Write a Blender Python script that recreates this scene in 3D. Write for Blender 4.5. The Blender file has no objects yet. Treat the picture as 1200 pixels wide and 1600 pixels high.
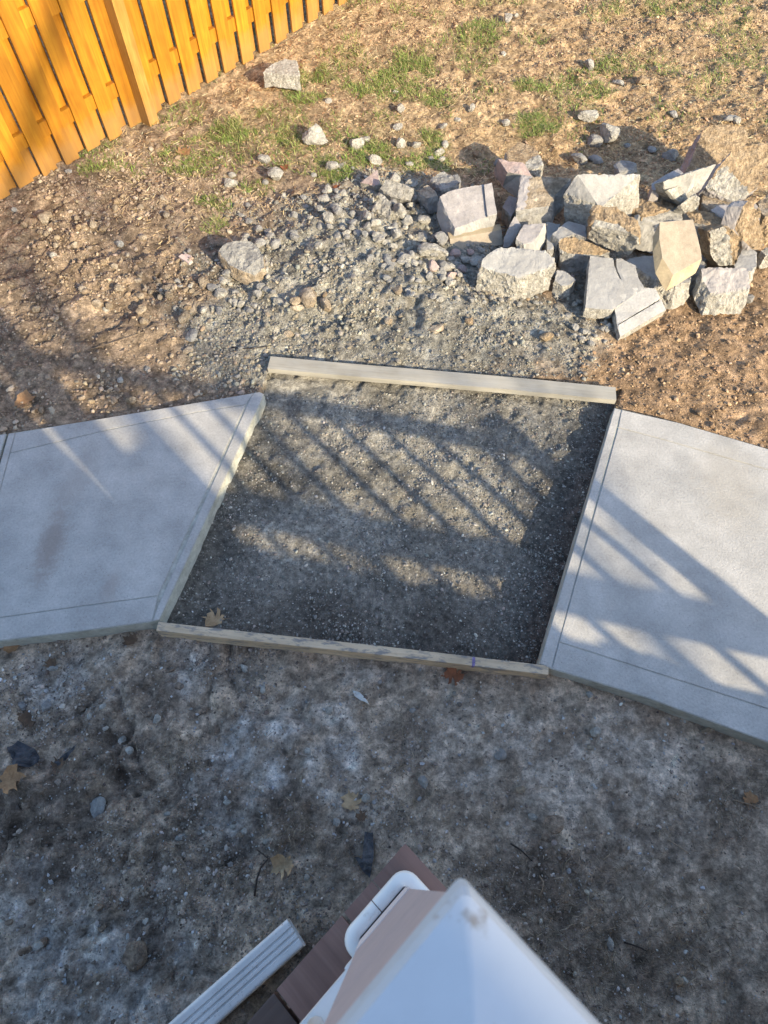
import bpy, bmesh, math, random
import numpy as np
from mathutils import Vector, Matrix, noise as mnoise

random.seed(7)
rng = np.random.default_rng(7)
SC = bpy.context.scene
COL = SC.collection
R = math.radians

# ------------------------------------------------------------------ camera
F_PX, CAM_H, NADIR = 1066.0, 2.8, 585.0          # 24 mm lens on a 36 mm long side, photo of 1200 x 1600
PITCH = math.atan2(F_PX, NADIR)                  # below the horizon
cam = bpy.data.cameras.new('camera')
cam.sensor_fit = 'VERTICAL'; cam.sensor_height = 36.0; cam.sensor_width = 27.0
cam.lens = 36.0 * F_PX / 1600.0
cam.clip_start = 0.02; cam.clip_end = 400
cam.dof.use_dof = True; cam.dof.focus_distance = 3.0; cam.dof.aperture_fstop = 13.0
camo = bpy.data.objects.new('camera', cam); COL.objects.link(camo)
camo.location = (0, 0, CAM_H); camo.rotation_euler = (math.pi/2 - PITCH, 0, 0)
SC.camera = camo

# ------------------------------------------------------------------ sky, sun, exposure
SUN_EL, LIGHT_AZ = 25.0, 132.5                   # light travels towards this azimuth (ccw from +x)
w = bpy.data.worlds.new('World'); SC.world = w; w.use_nodes = True
nt = w.node_tree
sky = nt.nodes.new('ShaderNodeTexSky'); sky.sky_type = 'NISHITA'; sky.sun_disc = False
sky.sun_elevation = R(SUN_EL); sky.sun_rotation = R(90 - (LIGHT_AZ - 180))
sky.air_density = 1.0; sky.dust_density = 1.25; sky.ozone_density = 1.6
nt.links.new(sky.outputs[0], nt.nodes['Background'].inputs[0])
nt.nodes['Background'].inputs[1].default_value = 0.15
sl = bpy.data.lights.new('sun', 'SUN'); sl.energy = 3.6; sl.angle = R(0.6); sl.color = (1.0, 0.83, 0.57)
so = bpy.data.objects.new('sun', sl); COL.objects.link(so)
ce, se = math.cos(R(SUN_EL)), math.sin(R(SUN_EL))
LV = Vector((math.cos(R(LIGHT_AZ))*ce, math.sin(R(LIGHT_AZ))*ce, -se))
so.rotation_euler = LV.to_track_quat('-Z', 'Y').to_euler()
SC.view_settings.view_transform = 'Standard'; SC.view_settings.look = 'None'
SC.view_settings.gamma = 1.0; SC.view_settings.use_curve_mapping = False
SC.view_settings.exposure = 1.3
try:
    SC.cycles.use_denoising = True
    SC.cycles.max_bounces = 6
except Exception:
    pass

# ------------------------------------------------------------------ measuring helpers (photo pixel <-> place)
FW = np.array([0, math.cos(PITCH), -math.sin(PITCH)]); UP = np.array([0, math.sin(PITCH), math.cos(PITCH)])
def G(u, v, z=0.0):
    """place at height z that a photo pixel looks at"""
    D = np.array([1.0, 0, 0])*((u-600)/F_PX) + FW - UP*((v-800)/F_PX)
    return D*((CAM_H-z)/-D[2]) + np.array([0, 0, CAM_H])
def PX(x, y, z=0.0):
    dz = z - CAM_H
    k = y*FW[1] + dz*FW[2]
    k = np.maximum(k, 1e-3)
    return 600 + F_PX*x/k, 800 - F_PX*(y*UP[1] + dz*UP[2])/k
def ppm(u, v, z=0.0):
    """photo pixels per metre at that place"""
    g = G(u, v, z); return F_PX/float(g[1]*FW[1] + (g[2]-CAM_H)*FW[2])

# ------------------------------------------------------------------ noise
def _h(ix, iy, s):
    n = (ix*374761393 + iy*668265263 + s*974634777) & 0x7fffffff
    n = ((n ^ (n >> 13))*1274126177) & 0x7fffffff
    return ((n ^ (n >> 16)) & 0xffff)/65535.0
def vn(x, y, s=0):
    x = np.asarray(x, float); y = np.asarray(y, float)
    ix = np.floor(x).astype(np.int64); iy = np.floor(y).astype(np.int64)
    fx = x-ix; fy = y-iy
    fx = fx*fx*(3-2*fx); fy = fy*fy*(3-2*fy)
    a = _h(ix, iy, s); b = _h(ix+1, iy, s); c = _h(ix, iy+1, s); d = _h(ix+1, iy+1, s)
    return (a+(b-a)*fx)*(1-fy) + (c+(d-c)*fx)*fy
def fbm(x, y, s=0, o=4):
    t = 0; a = 0.5; n = 0
    for k in range(o):
        t = t + a*vn(x*2**k+17.3*k, y*2**k-9.1*k, s+k); n += a; a *= .5
    return t/n
def sstep(a, b, x):
    t = np.clip((x-a)/(b-a), 0, 1); return t*t*(3-2*t)
def seg_sd(x, y, a, b):
    """signed distance to the line a->b, positive on its left"""
    d = np.array(b[:2])-np.array(a[:2]); d = d/np.linalg.norm(d)
    return (y-a[1])*d[0] - (x-a[0])*d[1]
def inpoly(x, y, poly):
    """signed: distance inside a convex counter-clockwise polygon (positive inside)"""
    m = None
    for i in range(len(poly)):
        s = seg_sd(x, y, poly[i], poly[(i+1) % len(poly)])
        m = s if m is None else np.minimum(m, s)
    return m
def blob(u, v, items, warp=0.35, s=50):
    """soft uneven patches: (u, v, ru, rv[, strength]) in photo pixels"""
    n = fbm(u/45.0, v/45.0, s, 3)-.5
    t = np.zeros_like(u)
    for it in items:
        k = it[4] if len(it) > 4 else 1.0
        d = np.sqrt(((u-it[0])/it[2])**2 + ((v-it[1])/it[3])**2) + n*2*warp
        t = np.maximum(t, k*sstep(1.15, .55, d))
    return t

# ------------------------------------------------------------------ objects
def props(o, label=None, cat=None, group=None, kind=None):
    if label: o['label'] = label
    if cat: o['category'] = cat
    if group: o['group'] = group
    if kind: o['kind'] = kind
    return o
def link(name, me, mats=(), parent=None):
    o = bpy.data.objects.new(name, me); COL.objects.link(o)
    for m in mats: me.materials.append(m)
    if parent is not None: o.parent = parent
    return o
def empty(name, loc=(0, 0, 0), rz=0.0):
    o = bpy.data.objects.new(name, None); COL.objects.link(o)
    o.empty_display_size = .1
    o.location = loc; o.rotation_euler = (0, 0, rz); return o
def mesh_np(name, V, T, cols=None, smooth=False):
    """triangles (n x 3) or quads (n x 4) from numpy"""
    V = np.asarray(V, np.float32); T = np.asarray(T, np.int32); k = T.shape[1]
    me = bpy.data.meshes.new(name)
    me.vertices.add(len(V)); me.vertices.foreach_set('co', V.ravel())
    me.loops.add(T.size); me.loops.foreach_set('vertex_index', T.ravel())
    me.polygons.add(len(T))
    me.polygons.foreach_set('loop_start', np.arange(0, T.size, k, dtype=np.int32))
    me.polygons.foreach_set('use_smooth', np.full(len(T), smooth))
    me.update(calc_edges=True)
    if cols is not None:
        at = me.color_attributes.new('Col', 'FLOAT_COLOR', 'POINT')
        c = np.ones((len(V), 4), np.float32); c[:, :3] = cols
        at.data.foreach_set('color', c.ravel())
    return me
def bm_obj(name, bm, mats, parent=None, smooth=False):
    me = bpy.data.meshes.new(name); bm.normal_update(); bm.to_mesh(me); bm.free()
    if smooth:
        me.polygons.foreach_set('use_smooth', [True]*len(me.polygons))
    return link(name, me, mats, parent)
def box(bm, c, ax, half, mi=0):
    """box with centre c, 3 axis vectors and 3 half sizes"""
    c = Vector(c); A = [Vector(a).normalized()*h for a, h in zip(ax, half)]
    vs = [bm.verts.new(c + A[0]*i + A[1]*j + A[2]*k) for i in (-1, 1) for j in (-1, 1) for k in (-1, 1)]
    for q in ((0, 1, 3, 2), (4, 6, 7, 5), (0, 4, 5, 1), (2, 3, 7, 6), (0, 2, 6, 4), (1, 5, 7, 3)):
        f = bm.faces.new([vs[i] for i in q]); f.material_index = mi
    return vs
def prism(bm, pts, z0, z1, mi=0):
    b = [bm.verts.new((p[0], p[1], z0)) for p in pts]; t = [bm.verts.new((p[0], p[1], z1)) for p in pts]
    n = len(pts)
    fs = [bm.faces.new(t), bm.faces.new(b[::-1])]
    for i in range(n): fs.append(bm.faces.new((b[i], b[(i+1) % n], t[(i+1) % n], t[i])))
    for f in fs: f.material_index = mi
    return fs
def bevel(bm, w, seg=2, ang=30):
    es = [e for e in bm.edges if len(e.link_faces) == 2 and e.calc_face_angle(0) > R(ang)]
    bmesh.ops.bevel(bm, geom=es, offset=w, segments=seg, affect='EDGES', profile=.6)
def tube(bm, pts, rad, n=6, mi=0):
    rings = []
    for i, p in enumerate(pts):
        p = Vector(p); a = Vector(pts[max(0, i-1)]); b = Vector(pts[min(len(pts)-1, i+1)])
        d = (b-a).normalized(); s = d.cross(Vector((.3, .2, 1))).normalized(); t = d.cross(s)
        r = rad[i] if hasattr(rad, '__len__') else rad
        rings.append([bm.verts.new(p + (s*math.cos(2*math.pi*k/n)+t*math.sin(2*math.pi*k/n))*r) for k in range(n)])
    for a, b in zip(rings, rings[1:]):
        for k in range(n):
            f = bm.faces.new((a[k], a[(k+1) % n], b[(k+1) % n], b[k])); f.material_index = mi
    bm.faces.new(rings[0][::-1]); bm.faces.new(rings[-1])

# ------------------------------------------------------------------ materials
def mat(name, base, rough=.85, nodes=None, bump=0.0, bscale=60.0, var=0.25, vscale=8.0, tint=None, attr=False, spec=.3, bdist=.01, detail=6.0):
    """base colour with two scales of mottling and a fine relief; attr: base colour comes from the mesh's own Col"""
    m = bpy.data.materials.new(name); m.use_nodes = True
    n = m.node_tree.nodes; l = m.node_tree.links; p = n['Principled BSDF']
    p.inputs['Roughness'].default_value = rough
    p.inputs['Specular IOR Level'].default_value = spec
    tc = n.new('ShaderNodeNewGeometry')
    n1 = n.new('ShaderNodeTexNoise'); n1.inputs['Scale'].default_value = vscale; n1.inputs['Detail'].default_value = detail
    n1.inputs['Roughness'].default_value = .65
    n2 = n.new('ShaderNodeTexNoise'); n2.inputs['Scale'].default_value = bscale; n2.inputs['Detail'].default_value = 5
    n2.inputs['Roughness'].default_value = .7
    l.new(tc.outputs['Position'], n1.inputs['Vector']); l.new(tc.outputs['Position'], n2.inputs['Vector'])
    mr = n.new('ShaderNodeMapRange'); mr.inputs[1].default_value = .3; mr.inputs[2].default_value = .7
    mr.inputs[3].default_value = 1-var; mr.inputs[4].default_value = 1+var
    l.new(n1.outputs['Fac'], mr.inputs[0])
    mr2 = n.new('ShaderNodeMapRange'); mr2.inputs[1].default_value = .3; mr2.inputs[2].default_value = .7
    mr2.inputs[3].default_value = 1-var*.8; mr2.inputs[4].default_value = 1+var*.8
    l.new(n2.outputs['Fac'], mr2.inputs[0])
    mu = n.new('ShaderNodeMath'); mu.operation = 'MULTIPLY'; l.new(mr.outputs[0], mu.inputs[0]); l.new(mr2.outputs[0], mu.inputs[1])
    vm = n.new('ShaderNodeVectorMath'); vm.operation = 'SCALE'
    if attr:
        at = n.new('ShaderNodeAttribute'); at.attribute_name = 'Col'; l.new(at.outputs['Color'], vm.inputs[0])
    else:
        mx = n.new('ShaderNodeMix'); mx.data_type = 'RGBA'
        mx.inputs[6].default_value = (*base, 1); mx.inputs[7].default_value = (*(tint or base), 1)
        n3 = n.new('ShaderNodeTexNoise'); n3.inputs['Scale'].default_value = vscale*.55; n3.inputs['Detail'].default_value = 4
        l.new(tc.outputs['Position'], n3.inputs['Vector'])
        m3 = n.new('ShaderNodeMapRange'); m3.inputs[1].default_value = .42; m3.inputs[2].default_value = .62
        l.new(n3.outputs['Fac'], m3.inputs[0]); l.new(m3.outputs[0], mx.inputs[0])
        l.new(mx.outputs[2], vm.inputs[0])
    l.new(mu.outputs[0], vm.inputs['Scale']); l.new(vm.outputs[0], p.inputs['Base Color'])
    if bump:
        b = n.new('ShaderNodeBump'); b.inputs['Strength'].default_value = bump; b.inputs['Distance'].default_value = bdist
        l.new(n2.outputs['Fac'], b.inputs['Height']); l.new(b.outputs[0], p.inputs['Normal'])
    m['col_out'] = vm.name
    return m
def stain(m, a, b, r, colour, k=.6, nscale=22.0):
    """a worn stain along a segment a-b on the ground, feathered by noise"""
    n = m.node_tree.nodes; l = m.node_tree.links; p = n['Principled BSDF']
    src = p.inputs['Base Color'].links[0].from_socket
    g = n.new('ShaderNodeNewGeometry')
    d = Vector((b[0]-a[0], b[1]-a[1], 0)); L = max(d.length, .001)
    sub = n.new('ShaderNodeVectorMath'); sub.operation = 'SUBTRACT'
    sub.inputs[1].default_value = ((a[0]+b[0])/2, (a[1]+b[1])/2, 0); l.new(g.outputs['Position'], sub.inputs[0])
    mp = n.new('ShaderNodeMapping'); mp.vector_type = 'TEXTURE'
    mp.inputs['Rotation'].default_value = (0, 0, math.atan2(d.y, d.x)); mp.inputs['Scale'].default_value = (L/2+r, r, 1e6)
    l.new(sub.outputs[0], mp.inputs[0])
    ln = n.new('ShaderNodeVectorMath'); ln.operation = 'LENGTH'; l.new(mp.outputs[0], ln.inputs[0])
    no = n.new('ShaderNodeTexNoise'); no.inputs['Scale'].default_value = nscale; no.inputs['Detail'].default_value = 8; no.inputs['Roughness'].default_value = .75
    l.new(g.outputs['Position'], no.inputs['Vector'])
    ad = n.new('ShaderNodeMath'); ad.operation = 'MULTIPLY_ADD'; ad.inputs[1].default_value = 1.6; ad.inputs[2].default_value = -.8
    l.new(no.outputs['Fac'], ad.inputs[0])
    ad2 = n.new('ShaderNodeMath'); ad2.operation = 'ADD'; l.new(ln.outputs['Value'], ad2.inputs[0]); l.new(ad.outputs[0], ad2.inputs[1])
    mr = n.new('ShaderNodeMapRange'); mr.interpolation_type = 'SMOOTHSTEP'
    mr.inputs[1].default_value = 1.05; mr.inputs[2].default_value = .2; mr.inputs[3].default_value = 0; mr.inputs[4].default_value = k
    l.new(ad2.outputs[0], mr.inputs[0])
    mx = n.new('ShaderNodeMix'); mx.data_type = 'RGBA'; mx.inputs[7].default_value = (*colour, 1)
    l.new(mr.outputs[0], mx.inputs[0]); l.new(src, mx.inputs[6]); l.new(mx.outputs[2], p.inputs['Base Color'])
def wood(name, base, dark, axis, scale=1.0, rough=.75, stretch=28.0, bump=.25):
    """grain along the object's own axis (0=x,1=y,2=z)"""
    m = bpy.data.materials.new(name); m.use_nodes = True
    n = m.node_tree.nodes; l = m.node_tree.links; p = n['Principled BSDF']; p.inputs['Roughness'].default_value = rough
    p.inputs['Specular IOR Level'].default_value = .25
    tc = n.new('ShaderNodeTexCoord'); oi = n.new('ShaderNodeObjectInfo')
    ad = n.new('ShaderNodeVectorMath'); ad.operation = 'ADD'; l.new(tc.outputs['Object'], ad.inputs[0])
    sc_ = n.new('ShaderNodeVectorMath'); sc_.operation = 'SCALE'; sc_.inputs['Scale'].default_value = 37.0
    cb = n.new('ShaderNodeCombineXYZ')
    for i in range(3): l.new(oi.outputs['Random'], cb.inputs[i])
    l.new(cb.outputs[0], sc_.inputs[0]); l.new(sc_.outputs[0], ad.inputs[1])
    mp = n.new('ShaderNodeMapping'); s = [stretch*scale]*3; s[axis] = 1.6*scale; mp.inputs['Scale'].default_value = s
    l.new(ad.outputs[0], mp.inputs[0])
    n1 = n.new('ShaderNodeTexNoise'); n1.inputs['Scale'].default_value = 1.5; n1.inputs['Detail'].default_value = 7; n1.inputs['Roughness'].default_value = .65
    n1.inputs['Distortion'].default_value = .6
    l.new(mp.outputs[0], n1.inputs['Vector'])
    n2 = n.new('ShaderNodeTexNoise'); n2.inputs['Scale'].default_value = 5*scale; n2.inputs['Detail'].default_value = 4
    l.new(ad.outputs[0], n2.inputs['Vector'])
    mr = n.new('ShaderNodeMapRange'); mr.inputs[1].default_value = .35; mr.inputs[2].default_value = .7
    l.new(n1.outputs['Fac'], mr.inputs[0])
    mx = n.new('ShaderNodeMix'); mx.data_type = 'RGBA'; mx.inputs[6].default_value = (*base, 1); mx.inputs[7].default_value = (*dark, 1)
    l.new(mr.outputs[0], mx.inputs[0])
    m2 = n.new('ShaderNodeMapRange'); m2.inputs[1].default_value = .3; m2.inputs[2].default_value = .7; m2.inputs[3].default_value = .78; m2.inputs[4].default_value = 1.15
    l.new(n2.outputs['Fac'], m2.inputs[0])
    m3 = n.new('ShaderNodeMapRange'); m3.inputs[3].default_value = .80; m3.inputs[4].default_value = 1.16
    l.new(oi.outputs['Random'], m3.inputs[0])
    mm = n.new('ShaderNodeMath'); mm.operation = 'MULTIPLY'; l.new(m2.outputs[0], mm.inputs[0]); l.new(m3.outputs[0], mm.inputs[1])
    vm = n.new('ShaderNodeVectorMath'); vm.operation = 'SCALE'; l.new(mx.outputs[2], vm.inputs[0]); l.new(mm.outputs[0], vm.inputs['Scale'])
    l.new(vm.outputs[0], p.inputs['Base Color'])
    b = n.new('ShaderNodeBump'); b.inputs['Strength'].default_value = bump; b.inputs['Distance'].default_value = .003
    l.new(n1.outputs['Fac'], b.inputs['Height']); l.new(b.outputs[0], p.inputs['Normal'])
    return m
def object_blotch(m, colour, lo, hi, k, scale, stretch=(1, 1, 1)):
    """worn patches of a second colour in the object's own space"""
    n = m.node_tree.nodes; l = m.node_tree.links; p = n['Principled BSDF']
    src = p.inputs['Base Color'].links[0].from_socket
    tc = n.new('ShaderNodeTexCoord'); mp = n.new('ShaderNodeMapping'); mp.inputs['Scale'].default_value = stretch
    l.new(tc.outputs['Object'], mp.inputs[0])
    no = n.new('ShaderNodeTexNoise'); no.inputs['Scale'].default_value = scale; no.inputs['Detail'].default_value = 6; no.inputs['Roughness'].default_value = .7
    l.new(mp.outputs[0], no.inputs['Vector'])
    mr = n.new('ShaderNodeMapRange'); mr.inputs[1].default_value = lo; mr.inputs[2].default_value = hi; mr.inputs[4].default_value = k
    l.new(no.outputs['Fac'], mr.inputs[0])
    mx = n.new('ShaderNodeMix'); mx.data_type = 'RGBA'; mx.inputs[7].default_value = (*colour, 1)
    l.new(mr.outputs[0], mx.inputs[0]); l.new(src, mx.inputs[6]); l.new(mx.outputs[2], p.inputs['Base Color'])

M = {}
M['ground'] = mat('ground', None, .95, attr=True, bump=1.0, bscale=120, var=.32, vscale=36, bdist=.016, spec=.15)
def crisp(m, sc, lo, hi, a, b):
    n = m.node_tree.nodes; l = m.node_tree.links; p = n['Principled BSDF']; src = p.inputs['Base Color'].links[0].from_socket
    g = n.new('ShaderNodeNewGeometry'); no = n.new('ShaderNodeTexNoise'); no.inputs['Scale'].default_value = sc; no.inputs['Detail'].default_value = 9; no.inputs['Roughness'].default_value = .72
    l.new(g.outputs['Position'], no.inputs['Vector'])
    mr = n.new('ShaderNodeMapRange'); l.new(no.outputs['Fac'], mr.inputs[0]); mr.inputs[1].default_value = lo; mr.inputs[2].default_value = hi; mr.inputs[3].default_value = a; mr.inputs[4].default_value = b
    vm = n.new('ShaderNodeVectorMath'); vm.operation = 'SCALE'; l.new(src, vm.inputs[0]); l.new(mr.outputs[0], vm.inputs['Scale']); l.new(vm.outputs[0], p.inputs['Base Color'])
crisp(M['ground'], 14, .42, .56, .82, 1.12); crisp(M['ground'], 45, .40, .58, .70, 1.22)
M['loose'] = mat('loose_stone', None, .92, attr=True, bump=.5, bscale=140, var=.16, vscale=45, bdist=.004, spec=.2)
M['blade'] = mat('blade', None, .7, attr=True, var=.1, spec=.25)
M['slab'] = mat('slab_concrete', (.425, .416, .392), .9, bump=.8, bscale=95, var=.18, vscale=6, tint=(.375, .37, .352), bdist=.003, spec=.25)
M['slabside'] = mat('slab_side', (.44, .45, .40), .9, bump=.7, bscale=60, var=.18, vscale=20, tint=(.36, .36, .31), bdist=.01)
M['smooth'] = mat('concrete_face', (.345, .342, .328), .9, bump=.4, bscale=110, var=.13, vscale=14, tint=(.30, .298, .29), bdist=.006)
M['mauve'] = mat('weathered_face', (.335, .315, .305), .9, bump=.5, bscale=110, var=.16, vscale=16, tint=(.30, .285, .28), bdist=.004)
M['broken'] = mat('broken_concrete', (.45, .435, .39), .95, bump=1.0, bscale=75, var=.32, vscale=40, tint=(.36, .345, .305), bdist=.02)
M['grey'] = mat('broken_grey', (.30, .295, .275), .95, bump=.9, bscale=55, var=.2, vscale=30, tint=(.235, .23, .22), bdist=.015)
M['soil'] = mat('soil_crust', (.47, .365, .245), 1.0, bump=1.0, bscale=80, var=.36, vscale=42, tint=(.40, .30, .195), bdist=.03, spec=.1)
M['dirty'] = mat('dirty_concrete', (.30, .24, .17), 1.0, bump=1.0, bscale=70, var=.36, vscale=24, tint=(.42, .36, .28), bdist=.02, spec=.1)
M['clod'] = mat('dirt_clod', (.315, .25, .19), 1.0, bump=1.0, bscale=80, var=.34, vscale=40, tint=(.23, .178, .135), bdist=.02, spec=.1)
M['beige'] = mat('beige_paver', (.35, .30, .235), .92, bump=.5, bscale=220, var=.18, vscale=25, tint=(.32, .275, .215), bdist=.003)
M['beigeedge'] = mat('beige_edge', (.42, .345, .225), .9, bump=.3, bscale=90, var=.14, vscale=20, tint=(.37, .30, .20), bdist=.004)
M['pinkish'] = mat('pinkish_face', (.36, .275, .25), .92, bump=.5, bscale=90, var=.14, vscale=24, tint=(.31, .26, .25), bdist=.005)
M['fence'] = wood('fence_wood', (.47, .215, .017), (.31, .118, .009), 2, 1.0, .6)
M['fencepost'] = wood('post_wood', (.40, .22, .055), (.27, .13, .025), 2, 1.0, .7)
def splash(m, z0, colour):
    n = m.node_tree.nodes; l = m.node_tree.links; p = n['Principled BSDF']; src = p.inputs['Base Color'].links[0].from_socket
    g = n.new('ShaderNodeNewGeometry'); sx = n.new('ShaderNodeSeparateXYZ'); l.new(g.outputs['Position'], sx.inputs[0])
    no = n.new('ShaderNodeTexNoise'); no.inputs['Scale'].default_value = 9; no.inputs['Detail'].default_value = 6; l.new(g.outputs['Position'], no.inputs['Vector'])
    ad = n.new('ShaderNodeMath'); ad.operation = 'MULTIPLY_ADD'; l.new(no.outputs['Fac'], ad.inputs[0]); ad.inputs[1].default_value = -.22; l.new(sx.outputs['Z'], ad.inputs[2])
    mr = n.new('ShaderNodeMapRange'); l.new(ad.outputs[0], mr.inputs[0]); mr.inputs[1].default_value = z0-.02; mr.inputs[2].default_value = z0-.14; mr.inputs[4].default_value = .42
    mx = n.new('ShaderNodeMix'); mx.data_type = 'RGBA'; mx.inputs[7].default_value = (*colour, 1)
    l.new(mr.outputs[0], mx.inputs[0]); l.new(src, mx.inputs[6]); l.new(mx.outputs[2], p.inputs['Base Color'])
object_blotch(M['fence'], (.20, .085, .02), .58, .72, .55, 3.2, (1, 1, .35))
splash(M['fence'], .08, (.30, .20, .10)); splash(M['fencepost'], .08, (.30, .20, .10))
M['pine'] = wood('pine', (.60, .48, .33), (.46, .35, .23), 0, 1.0, .8, 30)
M['pinegrey'] = wood('pine_grey', (.42, .40, .34), (.30, .285, .245), 0, 1.0, .85, 30)
object_blotch(M['pine'], (.17, .175, .18), .50, .60, .8, 9.0, (1.2, 4, 4))
object_blotch(M['pine'], (.30, .17, .07), .70, .74, .8, 7.0, (2.2, 6, 6))
object_blotch(M['pinegrey'], (.36, .36, .34), .45, .7, .6, 6.0, (1, 3, 3))
object_blotch(M['pinegrey'], (.24, .16, .09), .70, .75, .7, 6.0, (2.2, 5, 5))
M['deck'] = wood('deck_composite', (.26, .160, .132), (.195, .116, .095), 1, 1.0, .6, 60, .5)
M['deckdark'] = wood('deck_dark', (.16, .115, .10), (.11, .08, .07), 0, 1.0, .7, 60, .4)
M['vinyl'] = mat('white_vinyl', (.78, .78, .77), .35, var=.035, vscale=10, spec=.45, tint=(.74, .74, .72))
object_blotch(M['vinyl'], (.30, .25, .19), .62, .74, .5, 26.0)
M['capvinyl_sky'] = mat('cap_vinyl_sky_tint', (.50, .535, .575), .4, var=.03, vscale=12, spec=.3, tint=(.48, .51, .55))  # white vinyl with the blue sky reflection put into its colour
M['alu'] = mat('painted_aluminium', (.74, .74, .72), .4, var=.04, vscale=14, spec=.5, tint=(.68, .68, .66))
object_blotch(M['alu'], (.22, .20, .18), .60, .66, .7, 120.0)
M['post_pink_reflect'] = mat('sleeve_pink_reflection', (.43, .36, .36), .8, var=.06, vscale=10, bump=.15, bscale=80, tint=(.40, .34, .35), bdist=.003)  # white vinyl sleeve, its pinkish reflected light painted into the colour
M['lowpost'] = mat('lower_sleeve', (.66, .60, .60), .7, var=.05, vscale=10, tint=(.62, .56, .57))
M['siding'] = mat('siding', (.55, .54, .50), .7, var=.04, vscale=3)
M['trim'] = mat('house_trim', (.78, .77, .74), .6, var=.03, vscale=3)
M['roof'] = mat('shingle', (.09, .085, .08), .95, var=.2, vscale=12, bump=.5)
M['glass'] = mat('window_glass', (.03, .035, .04), .08, var=.02, spec=.6)
M['bark'] = mat('bark', (.13, .10, .075), .95, bump=1, bscale=40, var=.3, vscale=14)
M['leaf'] = mat('dry_leaf', (.34, .20, .10), .75, var=.22, vscale=40, tint=(.26, .145, .07), bump=.3, bscale=150, bdist=.002)
M['leafdark'] = mat('dark_leaf', (.12, .075, .045), .8, var=.22, vscale=40, tint=(.09, .06, .04), bump=.3, bscale=150, bdist=.002)
M['leafred'] = mat('russet_leaf', (.22, .085, .04), .75, var=.22, vscale=40, tint=(.17, .07, .035), bump=.3, bscale=150, bdist=.002)
M['leafpale'] = mat('pale_leaf', (.40, .29, .17), .75, var=.2, vscale=40, tint=(.32, .22, .12), bump=.3, bscale=150, bdist=.002)
M['fabric'] = mat('landscape_fabric', (.05, .052, .058), .8, var=.3, vscale=30, tint=(.075, .075, .08))
M['twig'] = mat('twig', (.045, .035, .03), .9, var=.25, vscale=40)
M['paletwig'] = mat('pale_twig', (.26, .20, .14), .9, var=.2, vscale=40)
M['chip'] = mat('pink_chip', (.62, .50, .44), .8, var=.1, vscale=40)
M['ink'] = mat('purple_ink', (.20, .16, .30), .8, var=.3, vscale=60)
M['cream'] = mat('pvc_offcut', (.55, .54, .50), .6, var=.08, vscale=30)

# ------------------------------------------------------------------ the lie of the land
PAD = [G(250, 970)[:2], G(843, 1035)[:2], G(970, 603)[:2], G(430, 556)[:2]]                       # counter-clockwise
SLAB_L = [G(-560, 1050)[:2], G(0, 1000)[:2], G(246, 971)[:2], G(412, 612)[:2], G(300, 630)[:2], G(150, 654)[:2], G(20, 676)[:2], G(-560, 760)[:2]]
SLAB_R = [G(843, 1037)[:2], G(1010, 1090)[:2], G(1200, 1160)[:2], G(1560, 1330)[:2], G(1560, 800)[:2], G(1200, 701)[:2], G(1060, 660)[:2], G(960, 637)[:2]]
PILE = G(985, 350)[:2]; HEAP = G(560, 400)[:2]
def height(x, y, fine=True):
    x = np.asarray(x, float); y = np.asarray(y, float)
    u, v = PX(x, y)
    u = np.clip(u, -3000, 4200); v = np.clip(v, -1500, 5000)
    far = sstep(1.0, 2.1, y + .12*x)                                    # 0 by the deck, 1 beyond the walkway
    z = -.078 + far*.045
    z = z + .10*np.exp(-(((x-HEAP[0])/.55)**2 + ((y-HEAP[1]-.1)/.55)**2))       # gravel heap
    z = z + .05*np.exp(-(((x-HEAP[0]-.45)/.45)**2 + ((y-HEAP[1]+.2)/.45)**2))
    z = z + .11*np.exp(-(((x-G(1020, 330)[0])/.62)**2 + ((y-G(1020, 322)[1])/.30)**2))
    z = z - .085*np.exp(-(((x-G(860, 215)[0])/.8)**2 + ((y-G(860, 230)[1])/.25)**2))
    z = z + .02*np.exp(-(((x-G(120, 460)[0])/.8)**2 + ((y-G(120, 460)[1])/.6)**2))
    z = z + (fbm(x*1.1, y*1.1, 3, 3)-.5)*.05
    rough = 1 + .9*blob(u, v, [(560, 420, 260, 150), (150, 1250, 260, 260), (150, 430, 260, 120), (1000, 90, 420, 170, .45)], .3, 61)
    if fine:
        out = np.maximum(np.maximum(np.abs(x)-3.3, 0), np.maximum(np.maximum(-.6-y, y-6.5), 0)); rough = rough*(1-.97*sstep(0, .6, out))
        z = z + (fbm(x*6, y*6, 11, 4)-.5)*.046*rough
        r2 = fbm(x*17, y*17, 23, 3); z = z + (r2-.5)*.030*rough
        r3 = vn(x*48, y*48, 31); z = z + (r3-.5)*.011*rough
        nearm = (1-far)
        z = z + nearm*((fbm(x*8+3, y*8, 45, 3)-.5)*.035 - .022*sstep(.07, 0, np.abs(fbm(x*4.5, y*4.5+7, 47, 4)-.5))*sstep(900, 200, u))
        # ruts and kicked up clods by the deck
        cl = np.abs(fbm(x*2.3+5, y*2.3, 41, 3)-.5)
        z = z - .03*sstep(.05, 0, cl)*(1-far)*sstep(700, 300, u)
    # under and beside the slabs
    for P_, lo in ((SLAB_L, -.03), (SLAB_R, -.05)):
        d = inpoly(x, y, P_)
        t = sstep(-.10, -.012, d)
        edge = np.where(far > .5, lo, -.085)
        z = z*(1-t) + (edge + (fbm(x*9, y*9, 77, 3)-.5)*.02)*t
        z = np.where(d > .01, -.13, z)
    d = inpoly(x, y, PAD)
    z = np.where(d > -.005, np.minimum(z, -.16), z)
    return z
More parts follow.
